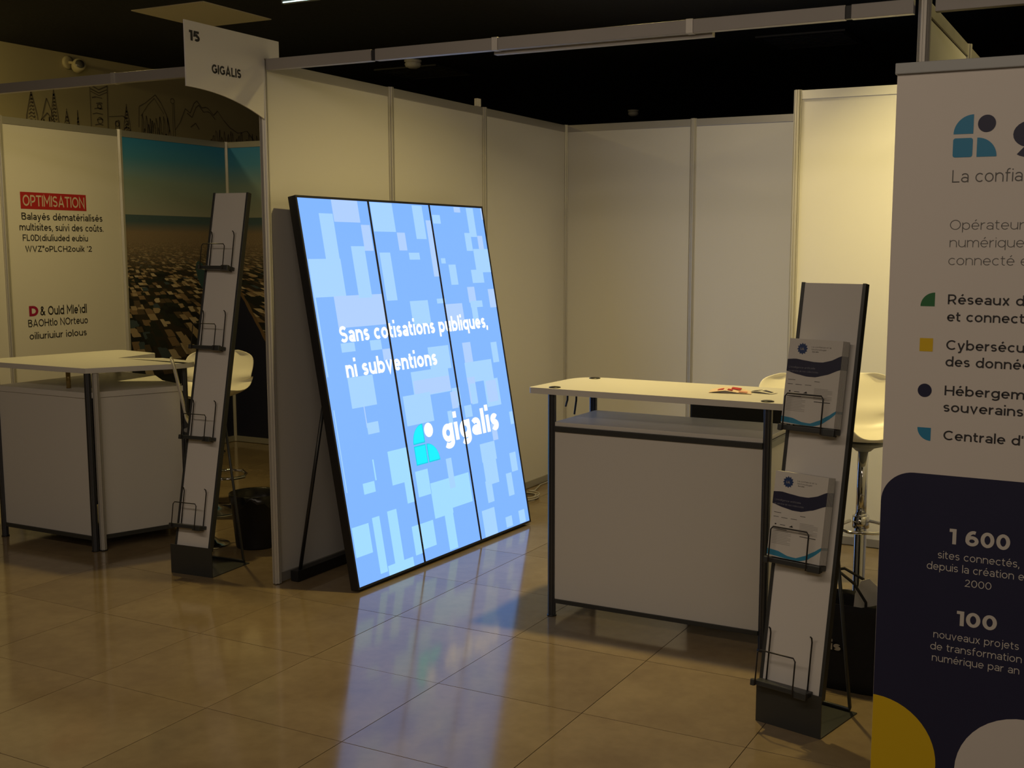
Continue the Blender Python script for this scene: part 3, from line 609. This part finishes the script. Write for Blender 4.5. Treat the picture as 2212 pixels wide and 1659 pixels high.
# ------------------------------------------------------------------ brochures in the two upper pockets
TEXTG = mat('pale_grey_text', (.30, .29, .28), .6)
def front_print(parent, T, x0, y0, z, wd, ht):
    O = T @ Vector((x0, y0, z)); EX = (T.to_3x3() @ Vector((1, 0, 0))); EY = (T.to_3x3() @ Vector((0, 1, 0)))
    def wave(f, g, n=18): return [(wd*i/n, ht*f(i/n)) for i in range(n+1)], [(wd*i/n, ht*g(i/n)) for i in range(n+1)]
    def band(f, g, m, nm, off=.0004):
        a, b = wave(f, g); flat([[a[i], a[i+1], b[i+1], b[i]] for i in range(len(a)-1)], m, parent, O, EX, EY, off, nm)
    def curve_of(ks, vs_):
        def f(t):
            for (a, p), (b_, q) in zip(zip(ks, vs_), list(zip(ks, vs_))[1:]):
                if t <= b_+1e-9: u = (t-a)/(b_-a); u = u*u*(3-2*u)*.35+u*.65; return p+(q-p)*u
            return vs_[-1]
        return f
    band(curve_of((0, .2, .4, .55, .75, 1), (.616, .585, .565, .565, .60, .67)), curve_of((0, .15, .35, .5, .65, .8, 1), (.755, .765, .75, .74, .74, .765, .83)), NAVY, 'navy_band')
    band(curve_of((0, .4, .62, .75, .9, 1), (.02, .002, .002, .03, .10, .165)), curve_of((0, .2, .4, .55, .7, .85, 1), (.085, .075, .035, .03, .07, .13, .20)), SKYB, 'blue_band')
    cx, cy = wd*.26, ht*.885; R = wd*.085
    star = []
    for k in range(24):
        a = 2*math.pi*k/24; r_ = R*(1.22 if k % 2 == 0 else .92); star.append((cx+r_*math.cos(a+(.12 if k % 2 == 0 else 0)), cy+r_*math.sin(a+(.12 if k % 2 == 0 else 0))))
    flat([star], mat('seal_blue', (.012, .04, .15), .5), parent, O, EX, EY, .0005, 'seal')
    letter([('IA', wd*.225, ht*.868, wd*.07, ht*.03, .02)], TEXTG, parent, O, EX, EY, .0009)
    letter([('La confiance et la', wd*.43, ht*.905, wd*.36, ht*.017, 0.), ('technologie', wd*.43, ht*.875, wd*.28, ht*.017, 0.), ('locale', wd*.45, ht*.850, wd*.12, ht*.015, .01)], INKG, parent, O, EX, EY, .0006)
    letter([("L'intelligence artificielle", wd*.04, ht*.655, wd*.50, ht*.021, .005), ('au service de nos collectivités', wd*.04, ht*.612, wd*.56, ht*.021, .005)], mat('band_text', (.20, .20, .24), .6), parent, O, EX, EY, .0009)
    rows = [(wd*.05, .515, .14), (wd*.55, .512, .10), (wd*.05, .465, .10), (wd*.20, .463, .12), (wd*.38, .465, .12)]
    flat([[(x, ht*y), (x+wd*l, ht*y), (x+wd*l, ht*(y+.006)), (x, ht*(y+.006))] for x, y, l in rows], INKG, parent, O, EX, EY, .0006, 'text_lines')
    V = []
    for k in range(9): V.append((.06, .30-.018*k, .36 if k % 3 else .30))
    for k in range(8): V.append((.56, .43-.017*k, .34 if k % 4 else .26))
    flat([[(wd*x, ht*y), (wd*(x+l), ht*y), (wd*(x+l), ht*(y+.007)), (wd*x, ht*(y+.007))] for x, y, l in V], mat('fine_print', (.42, .40, .38), .6), parent, O, EX, EY, .0006, 'text_lines')
    flat([[(wd*.06, ht*.325), (wd*.33, ht*.325), (wd*.33, ht*.332), (wd*.06, ht*.332)], [(wd*.58, ht*.28), (wd*.88, ht*.28), (wd*.88, ht*.287), (wd*.58, ht*.287)],
          [(wd*.09, ht*.375), (wd*.12, ht*.375), (wd*.12, ht*.39), (wd*.09, ht*.39)], [(wd*.19, ht*.378), (wd*.29, ht*.378), (wd*.29, ht*.384), (wd*.19, ht*.384)], [(wd*.36, ht*.370), (wd*.44, ht*.370), (wd*.42, ht*.393)]],
         INK, parent, O, EX, EY, .0007, 'text_lines')
Mw = Matrix.Translation((2.565, -.486, 0)) @ Matrix.Rotation(math.radians(-12.5), 4, 'Z')
for nm, yy, tilt, lab in (('upper', .897, -.012, 'front brochure of the upper pocket, white with a navy wave and a round blue seal'),
                          ('lower', .442, -.020, 'front brochure of the lower filled pocket, white with a navy wave and blue foot')):
    wd, ht, th = .198, .292, .0028; n = 9
    for k in range(n):
        T = Mw @ TR @ Matrix.Translation((.001+.0014*k*.9, yy+.010, .020+.0032*(n-1-k)-.0)) @ Matrix.Rotation(tilt*.3, 4, 'Z')
        mb = MB(); mb.T = T; mb.box((0, 0, 0), (wd, ht, th), 0, .0004); mb.box((wd, ht*.67, .0002), (wd+.0002, ht*.83, th-.0002), 1); mb.box((wd, ht*.17, .0002), (wd+.0002, ht*.20, th-.0002), 2)
        o_ = mb.build('brochure', [PAPER, mat('navy_edge', (.05, .055, .09), .6), mat('blue_edge', (.10, .19, .26), .6)])
        if k == 0: tag(o_, lab, 'brochure', 'brochures in the rack pockets'); front_print(o_, T, 0, 0, th, wd, ht)
        else: tag(o_, 'brochure behind the front one in the %s filled pocket of the rack' % nm, 'brochure', 'brochures stacked in the %s filled pocket' % nm)
# ------------------------------------------------------------------ roll-up banner
BX0, BY, BW, BH = 3.12, -1.3, .85, 2.036
ban = empty('roll_up_banner', (BX0+BW/2, BY, 0), label='tall white roll-up banner with blue emblem, bulleted text and navy lower part', cat='banner')
bx = -BW/2
m = MB(); 
m.box((bx, -.0012, .085), (bx+BW, .0012, BH), 0); m.build('graphic', VINYL, ban)
box('top_rail', (bx-.004, -.010, BH-.004), (bx+BW+.004, .010, BH+.022), GREYP, ban, .002)
MB().prism([(bx-.01, -.09), (bx+BW+.01, -.09), (bx+BW+.01, .09), (bx-.01, .09)], 0.0, .085, 0, .02).build('base', GREYP, ban)
MB().tube([(0, .022, .08), (0, .022, BH-.01)], .010, 10).build('pole', GREYP, ban)
O = Vector((bx-BX0, -.0012, 0)); EX, EZ = (1, 0, 0), (0, 0, 1)     # banner x = world x
r = .078
nav = [(3.1203, .088), (3.9697, .088), (3.9697, 1.075)] + [(3.1205+r-a+.0, b) for a, b in [(-(x), y) for x, y in []]] + arc(3.1205+r, 1.075-r, r, 90, 180, 12)
flat([nav], NAVY, ban, O, EX, EZ, .0004, 'navy_field')
yc = (3.122, .335); ya = arc(yc[0], yc[1], .158, -88, 88, 26); flat([[(3.1205, yc[1]-.158)]+ya+[(3.1205, yc[1]+.158)]], YELP, ban, O, EX, EZ, .0007, 'yellow_disc')
flat([arc(3.485, .335, .160, 0, 360, 44)[:-1]], VINYL, ban, O, EX, EZ, .0009, 'white_disc')
BLUEB = mat('banner_blue', (.02, .20, .37), .5)
logo(O, EX, EZ, ban, (3.2545, 1.834, .0440, .0095), BLUEB, NAVY)
letter([('gigalis', 3.386, 1.852, .42, .083, .05)], NAVY, ban, O, EX, EZ)
letter([('La confiance', 3.256, 1.776, .155, .029, 0., 'La confia'), ('Opérateur public', 3.256, 1.666, .164, .023, -.006, 'Opérateur'), ('numérique', 3.257, 1.625, .165, .023, -.006),
        ('connecté et', 3.256, 1.583, .147, .023, -.006, 'connecté')], INKG, ban, O, EX, EZ)
letter([('Réseaux de fibre', 3.259, 1.490, .138, .0235, .012, 'Réseaux'), ('et connectivité', 3.259, 1.449, .172, .0235, .012, 'et connect'), ('Cybersécurité', 3.260, 1.381, .175, .0235, .012, 'Cybersécu'),
        ('des données', 3.260, 1.341, .170, .0235, .012, 'des donné'), ('Hébergements', 3.261, 1.271, .180, .0235, .012, 'Hébergem'), ('souverains', 3.260, 1.231, .180, .0235, .012),
        ("Centrale d'achat", 3.263, 1.162, .141, .0235, .012, 'Centrale')], INK, ban, O, EX, EZ)
flat([arc(3.229, 1.484, .033, 90, 180, 12)+[(3.229, 1.484)]], GREEN, ban, O, EX, EZ, .0006, 'green_bullet')
flat([[(3.198, 1.375), (3.229, 1.375), (3.229, 1.407), (3.198, 1.407)]], YELP, ban, O, EX, EZ, .0006, 'yellow_bullet')
flat([arc(3.2145, 1.280, .0165, 0, 360, 24)[:-1]], NAVY, ban, O, EX, EZ, .0006, 'navy_bullet')
flat([arc(3.233, 1.189, .032, 180, 270, 12)+[(3.233, 1.189)]], BLUEB, ban, O, EX, EZ, .0006, 'blue_bullet')
letter([('1 600', 3.288, .907, .139, .038, .024), ('sites connectés,', 3.263, .868, .187, .019, .002), ('depuis la création en', 3.238, .838, .224, .019, .002, 'depuis la création e'), ('2000', 3.328, .805, .062, .018, .002),
        ('100', 3.314, .705, .093, .037, .024), ('nouveaux projets', 3.261, .666, .198, .019, .002), ('de transformation', 3.255, .635, .212, .019, .002), ('numérique par an', 3.260, .606, .203, .019, .002)],
       TEXTW, ban, O, EX, EZ, .0009)
# ------------------------------------------------------------------ stand number sign (seen from its right face, which looks along +x)
sg = empty('stand_sign', (0, 0, 0), label='white hanging stand sign with a curved lower edge, lettered 15 and GIGALIS', cat='sign')
pts = [(.078, 2.562), (-.503, 2.562), (-.503, 2.291)] + [(-.503+.0, 2.291)][:0]
N_ = 18
curve = [(-.503+.52*math.sin(math.pi/2*k/N_), 2.135+.156*math.cos(math.pi/2*k/N_)) for k in range(N_+1)]
curve = [(-.503+.47*t, 2.291-.088*t**2.2) for t in [k/N_ for k in range(N_+1)]]
outline = [(.078, 2.562), (-.503, 2.562)]+curve+[(-.024, 2.472), (.078, 2.485)]
mb = MB(); lo = [mb.v((.0265, a, b)) for a, b in outline]; hi = [mb.v((.0325, a, b)) for a, b in outline]; n = len(outline)
mb.bm.faces.new(lo); mb.bm.faces.new(hi[::-1])
for i in range(n): mb.bm.faces.new((lo[i], lo[(i+1) % n], hi[(i+1) % n], hi[i]))
mb.build('sign_board', WHITE2, sg)
letter([('15', -.478, 2.481, .060, .043, .03), ('GIGALIS', -.354, 2.363, .178, .039, .028)], INK, sg, (.0325, 0, 0), (0, 1, 0), (0, 0, 1), .0008)
for y in (-.01,): box('bracket', (-.02, y-.01, 2.47), (.027, y+.01, 2.50), ALU, sg)
# ------------------------------------------------------------------ bar stools
def shell_part(parent, wd, dp, bk, z, m=PLAST, name='seat_shell', back_lean=.10, wing=.055):
    """moulded shell: seat pan running up into a low backrest; faces -y"""
    U, V = 14, 20; prof = []
    Lp = [(-dp*.52, .018), (-dp*.45, .004), (-dp*.2, -.010), (dp*.10, -.014), (dp*.30, .002), (dp*.42, .040), (dp*.47, .10), (dp*.50+back_lean*.3, bk*.55), (dp*.5+back_lean*.7, bk*.85), (dp*.5+back_lean, bk)]
    bm = bmesh.new(); rows = []
    for j in range(V+1):
        t = j/V*(len(Lp)-1); i = min(int(t), len(Lp)-2); f = t-i; y = Lp[i][0]*(1-f)+Lp[i+1][0]*f; zz = Lp[i][1]*(1-f)+Lp[i+1][1]*f
        e = abs(j/V*2-1); w_ = wd/2*(1-max(0, (e-.62)/.38)**2.6*.55); row = []
        for k in range(U+1):
            s_ = k/U*2-1; lift = wing*abs(s_)**2.6*(1 if y < dp*.45 else .2); fwd = -wing*abs(s_)**2.2*(1 if j/V > .62 else 0)
            row.append(bm.verts.new((s_*w_, y+fwd, z+zz+lift)))
        rows.append(row)
    for a, b in zip(rows, rows[1:]):
        for k in range(U): bm.faces.new((a[k], a[k+1], b[k+1], b[k])).smooth = True
    bmesh.ops.recalc_face_normals(bm, faces=bm.faces)
    me = bpy.data.meshes.new(name); bm.to_mesh(me); bm.free(); me.materials.append(m)
    o_ = bpy.data.objects.new(name, me); COL.objects.link(o_); o_.parent = parent
    so = o_.modifiers.new('thickness', 'SOLIDIFY'); so.thickness = .007; so.offset = -1
    su = o_.modifiers.new('smooth', 'SUBSURF'); su.levels = 1; su.render_levels = 1
    return o_
def stool(loc, rz, z, label, group='white bar stools', wd=.43, bk=.26, dp=.38, lean=.10, br=1., wing=.055):
    t = empty('bar_stool', loc, rz, label, 'stool', group)
    shell_part(t, wd, dp, bk, z, back_lean=lean, wing=wing)
    MB().lathe([(0, z-.018), (.10, z-.018), (.10, z-.030), (.05, z-.045), (.034, z-.06), (0, z-.06)], 20).build('seat_plate', GREYP, t)
    MB().lathe([(.016, z-.06), (.016, .44)], 16).build('gas_lift', CHROME, t)
    MB().lathe([(0, z*.55), (.026, z*.55), (.028, z*.55-.01), (.028, .06), (.034, .045), (.05, .035), (.11*br, .018), (.19*br, .010), (.205*br, .006), (.205*br, 0), (0, 0)], 32).build('column', CHROME, t)
    MB().lathe([(.0145, z-.055), (.024, z-.055), (.024, z*.5), (.0145, z*.5)], 16).build('column_sleeve', CHROME, t)
    fz = .385
    ring = [(.045, .02, fz), (.11, -.06, fz), (.13, -.14, fz), (.09, -.20, fz), (0, -.215, fz), (-.09, -.20, fz), (-.13, -.14, fz), (-.11, -.06, fz), (-.045, .02, fz)]
    MB().tube(ring, .008, 8).build('footrest', CHROME, t)
    MB().lathe([(.0285, fz-.025), (.038, fz-.025), (.038, fz+.03), (.0285, fz+.03)], 16).build('footrest_collar', CHROME, t)
    return t
stool((2.575, 1.0, 0), math.radians(25), .775, 'white shell bar stool directly behind the brochure rack, chrome column in view', bk=.265)
stool((2.17, 1.32, 0), math.radians(10), .72, 'white shell bar stool behind the reception counter, only its rounded back showing', bk=.265)
stool((-1.40, 1.01, 0), math.radians(22), .715, 'white shell bar stool beyond the tall empty rack, its back against the city print', bk=.26, wd=.45)
stool((-.83, .385, 0), math.radians(136), .665, 'white bar stool seen edge-on between the corner counter and the tall rack', bk=.37, wd=.27, dp=.22, lean=.05, br=.58, wing=.01)
# ------------------------------------------------------------------ black waste bin
bn = empty('waste_bin', (-.585, .505, 0), label='small black waste bin lined with a bag behind the tall empty rack', cat='bin')
MB().lathe([(0, .0), (.108, 0), (.112, .01), (.135, .285), (.139, .287), (.139, .293), (.131, .293), (.126, .28), (.105, .02), (0, .02)], 32).build('body', BLACK, bn)
mb = MB(); prof = []
for k in range(48):
    a = 2*math.pi*k/48; prof.append((a, .255+.018*math.sin(5*a)+.012*math.sin(11*a+1)))
top_ = [mb.v(((.1415)*math.cos(a), (.1415)*math.sin(a), .296)) for a, _ in prof]; inn = [mb.v(((.124)*math.cos(a), (.124)*math.sin(a), .294)) for a, _ in prof]
bot = [mb.v(((.1395+.004*math.sin(9*a))*math.cos(a), (.1395+.004*math.sin(9*a))*math.sin(a), z_)) for a, z_ in prof]; dn = [mb.v((.120*math.cos(a), .120*math.sin(a), .18)) for a, _ in prof]
for A_, B_ in ((bot, top_), (top_, inn), (inn, dn)):
    for k in range(48): mb.bm.faces.new((A_[k], A_[(k+1) % 48], B_[(k+1) % 48], B_[k])).smooth = True
mb.build('liner', mat('bin_liner', (.008, .008, .010), .28), bn)
# ------------------------------------------------------------------ tote bag with white contents beside the rack
tb = empty('tote_bag', (2.72, 0.02, 0), math.radians(-6), 'black tote bag with white lettering standing between rack and banner', 'bag')
CLOTH = mat('black_cloth', (.007, .007, .010), .85, bump=(40, .4, .004))
def bagshape(w_, d_, h_, n=28, rows_=9):
    m_ = MB(); R = []
    for j in range(rows_):
        t = j/(rows_-1); z = h_*t; ww = w_/2*(1-.06*math.sin(math.pi*t)-.10*t*t); dd = d_/2*(1-.30*t+.06*math.sin(6*t))
        R.append([m_.v((ww*(abs(math.cos(a))**.45)*(1 if math.cos(a) > 0 else -1)+.006*math.sin(3*a+5*t), dd*(abs(math.sin(a))**.6)*(1 if math.sin(a) > 0 else -1)+.004*math.sin(4*a+9*t), z+(.018*math.sin(2*a+1)+.01*math.sin(5*a))*t*t)) for a in (2*math.pi*k/n for k in range(n))])
    m_.bm.faces.new(R[0][::-1])
    for A_, B_ in zip(R, R[1:]):
        for k in range(n): m_.bm.faces.new((A_[k], A_[(k+1) % n], B_[(k+1) % n], B_[k])).smooth = True
    return m_
mb = bagshape(.44, .20, .34); o_ = mb.build('body', CLOTH, tb)
so = o_.modifiers.new('thickness', 'SOLIDIFY'); so.thickness = .003; so.offset = -1
for yy, lft in ((-.075, .10), (.07, .08)):
    MB().tube([(-.10, yy*.75, .30), (-.10, yy*.8, .36), (-.07, yy*.7, .36+lft*.55), (0, yy*.6, .36+lft*.8), (.07, yy*.7, .36+lft*.4), (.12, yy*.85, .34), (.12, yy*.8, .29)], .006, 6).build('strap', CLOTH, tb)
letter([('gigalis', -.155, .152, .200, .034, .045)], TEXTW, tb, (0, -.1035, 0), (1, 0, 0), (0, 0, 1), .0)
pp = empty('paper_bundle', (2.80, .05, .012), .2, 'white paper sheets sticking out of the black tote bag', 'paper')
def sheet(pts, th=.0015):
    m_ = MB(); lo = [m_.v((x, y-th, z)) for x, y, z in pts]; hi = [m_.v((x, y+th, z)) for x, y, z in pts]; n = len(pts)
    m_.bm.faces.new(lo); m_.bm.faces.new(hi[::-1])
    for i in range(n): m_.bm.faces.new((lo[i], lo[(i+1) % n], hi[(i+1) % n], hi[i]))
    m_.build('sheet', PAPER, pp)
sheet([(-.05, -.03, .02), (.05, -.035, .02), (.075, -.03, .345), (.02, -.028, .395), (-.01, -.03, .385), (-.03, -.03, .33)])
sheet([(-.02, .0, .02), (.08, .0, .02), (.09, .004, .30), (.06, .003, .355), (.0, .0, .37)])
MB().tube([(.03, .02, .30), (.06, .02, .345), (.10, .01, .33), (.11, .0, .28)], .012, 8).build('blue_roll', SKYB, pp)
# ------------------------------------------------------------------ black case behind the counter
cs = empty('flight_case', (2.06, .88, 0), label='black upright case standing behind the reception counter, seen under its top', cat='case')
MB().box((-.235, -.12, .03), (.215, .12, .935), 0, .012).build('body', BLACKM, cs)
for x in (-.18, .16):
    for y in (-.08, .08): MB().lathe([(0, 0), (.02, 0), (.02, .031), (0, .031)], 12, (x, y)).build('caster', BLACK, cs)
MB().tube([(-.06, 0, .934), (-.06, 0, .955), (.04, 0, .955), (.04, 0, .934)], .006, 6).build('handle', DARKM, cs)
# ------------------------------------------------------------------ on the counter: flyers; under it: hanging leads
def flyer(loc, rz, pieces, label):
    t = empty('flyer', loc, rz, label, 'flyer', 'crumpled flyers on the counter top'); 
    for nm, m_, pts_ in pieces:
        b_ = bmesh.new(); vs = [b_.verts.new(p) for p in pts_]; k = len(pts_)//2
        for i in range(k-1): b_.faces.new((vs[2*i], vs[2*i+1], vs[2*i+3], vs[2*i+2]))
        bmesh.ops.recalc_face_normals(b_, faces=b_.faces); me = bpy.data.meshes.new(nm); b_.to_mesh(me); b_.free(); me.materials.append(m_)
        o_ = bpy.data.objects.new(nm, me); COL.objects.link(o_); o_.parent = t; s_ = o_.modifiers.new('t', 'SOLIDIFY'); s_.thickness = .0008
    return t
PINK = mat('salmon_paper', (.62, .30, .22), .5)
flyer((2.14, .42, 1.0215), math.radians(12), [('sheet', mat('cream_paper', (.75, .58, .45), .5), [(-.09, -.05, .001), (-.09, .05, .003), (-.02, -.055, .012), (-.03, .05, .016), (.03, -.05, .004), (.03, .055, .010), (.09, -.06, .001), (.08, .04, .002)]),
      ('red_patch', RED, [(-.055, -.03, .009), (-.055, .0, .010), (-.03, -.03, .0135), (-.03, .01, .0145)]), ('red_patch', RED, [(.0, .0, .014), (.0, .04, .016), (.035, .0, .0085), (.04, .045, .0115)]),
      ('red_patch', RED, [(-.012, -.04, .0135), (-.012, -.01, .0145), (.008, -.04, .011), (.008, -.01, .012)]), ('corner', PINK, [(.035, -.045, .006), (.035, -.01, .008), (.07, -.05, .004), (.07, -.015, .005)])],
      'crumpled red and white flyer on the reception counter top')
flyer((2.26, .46, 1.0215), math.radians(-15), [('sheet', PAPER, [(-.05, -.025, .001), (-.05, .025, .002), (.0, -.03, .009), (.0, .03, .010), (.06, -.02, .001), (.06, .03, .002)]),
      ('dark_patch', INK, [(-.04, -.018, .004), (-.04, .012, .005), (-.005, -.02, .0095), (-.005, .015, .0105)]), ('dark_patch', NAVY, [(.008, -.01, .0088), (.008, .02, .0095), (.05, -.005, .0030), (.05, .015, .0035)])],
      'small dark blue and white leaflet beside the red flyer')
for x, d, lb in ((1.335, .095, 'shorter black lead hanging under the counter top'), (1.380, .128, 'longer black lead hanging under the counter top')):
    MB  # thin leads clipped under the overhang
    o_ = MB().tube([(x+.0, .47, .9935), (x+.004, .47, .97), (x+.002, .472, .93), (x-.008, .473, .994-d)], .0048, 8).build('hanging_lead', BLACK); tag(o_, lb, 'cable')
# coiled white cable on the floor by the left wall
cc = []
for k in range(70):
    a = k/69*2*math.pi*3.3; rr = .085+.012*math.sin(a*.37); cc.append((.13+rr*math.cos(a)*1.0, 2.22+rr*math.sin(a)*1.25, .006+.0035*(k/12)))
cc += [(.10, 2.42, .012), (.035, 2.62, .008), (.03, 2.80, .007), (.035, 2.98, .007), (.2, 3.02, .007), (.9, 3.02, .007)]
tag(MB().tube(cc, .0045, 6).build('power_cable', mat('white_cable', (.45, .43, .40), .45)), 'white cable coiled on the floor at the foot of the left wall', 'cable')
# ------------------------------------------------------------------ ceiling and wall fittings
for (x, y, lb, s_) in ((-1.632, 3.573, 'white smoke detector hanging just below the long fascia beam', 1.15), (-1.367, 7.311, 'far small smoke detector above the back wall', 1.0)):
    t = empty('smoke_detector', (x, y, CZ), label=lb, cat='detector', group='ceiling smoke detectors')
    MB().lathe([(0, 0), (.06*s_, 0), (.06*s_, -.012), (.045*s_, -.02), (0, -.02)], 24).build('base', PLAST, t)
    MB().lathe([(.05*s_, -.02), (.058*s_, -.03), (.052*s_, -.05), (.03*s_, -.062), (0, -.065)], 24).build('head', PLAST, t)
def vent(x0, y0, x1, y1, lb):
    t = empty('ceiling_vent', ((x0+x1)/2, (y0+y1)/2, CZ), label=lb, cat='vent', group='square black ceiling vents'); a, b = (x1-x0)/2, (y1-y0)/2
    VM = mat('dark_grille', (.035, .035, .036), .5)
    m_ = MB()
    for r_ in (((-a, -b), (a, -b+.03)), ((-a, b-.03), (a, b)), ((-a, -b+.03), (-a+.03, b-.03)), ((a-.03, -b+.03), (a, b-.03))): m_.box((*r_[0], -.012), (*r_[1], -.0005))
    m_.build('frame', VM, t)
    for k in range(9):
        y = -b+.05+(2*b-.10)*k/8; MB().box((-a+.03, y-.004, -.011), (a-.03, y+.018, -.005)).build('slat', VM, t)
vent(-2.19, 3.81, -1.57, 4.38, 'square dark ceiling vent beside the white smoke detector'); vent(1.12, 3.77, 1.75, 4.33, 'square dark ceiling vent above the back wall at the right')
ex = empty('emergency_exit_sign', (-.595, 1.0, CZ), label='lit emergency sign hanging from the black ceiling, cut by the top of the picture', cat='sign')
GLOW = mat('sign_glow', (.8, .9, .85), .5, emis=(.72, 1., .92), es=1.8)
MB().box((-.135, -.012, -.130), (.125, .012, .0), 0, .002).build('housing', GREYP, ex)
MB().box((-.122, -.0145, -.108), (.112, -.0122, -.02)).build('lit_panel', GLOW, ex)
MB().box((-.122, -.0145, -.127), (.112, -.0122, -.121)).build('lower_edge', GLOW, ex)
cm = empty('security_camera', (-3.86, 2.145, 3.03), label='pale round camera mounted high on the cream wall at the upper left', cat='camera')
mb = MB(); mb.T = Matrix.Rotation(math.radians(90), 4, 'Y'); mb.lathe([(0, 0), (.05, 0), (.05, .018), (.035, .024), (0, .024)], 20); mb.build('mount', CREAM, cm)
MB().tube([(.02, 0, 0), (.06, .01, -.005), (.075, .015, -.02)], .012, 8).build('arm', CREAM, cm)
mb = MB(); mb.T = Matrix.Translation((.095, .02, -.035)) @ Matrix.Rotation(math.radians(70), 4, 'Y') @ Matrix.Rotation(.4, 4, 'X')
mb.lathe([(0, -.045), (.03, -.042), (.045, -.02), (.05, 0), (.05, .04), (.045, .05), (0, .05)], 20); mb.build('head', CREAM, cm)
mb = MB(); mb.T = Matrix.Translation((.095, .02, -.035)) @ Matrix.Rotation(math.radians(70), 4, 'Y') @ Matrix.Rotation(.4, 4, 'X'); mb.lathe([(0, .053), (.034, .053), (.034, .046), (0, .046)], 16); mb.build('lens', mat('smoked_lens', (.10, .09, .07), .3), cm)
tag(MB().box((-.012, 1.865, HW-.002), (.012, 1.905, HW+.045), 0, .003).build('wall_clip', PLAST), 'small white clip standing on top of the left wall', 'clip')
for k, (p, t, e, c, s) in enumerate(DOWNLIGHTS):
    d_ = empty('downlight', (p[0], p[1], CZ), label=['recessed ceiling downlight over the storage wall', 'recessed ceiling downlight over the LED display', 'recessed ceiling downlight over the corner counter', 'recessed ceiling downlight of the right-hand stand', 'added ceiling downlight brightening the back wall', 'added ceiling downlight brightening the cream wall'][k], cat='lamp', group='recessed downlights')
    MB().lathe([(.09, -.0005), (.115, -.0005), (.115, -.008), (.09, -.014), (.088, -.0005)], 28).build('trim_ring', ALU, d_)
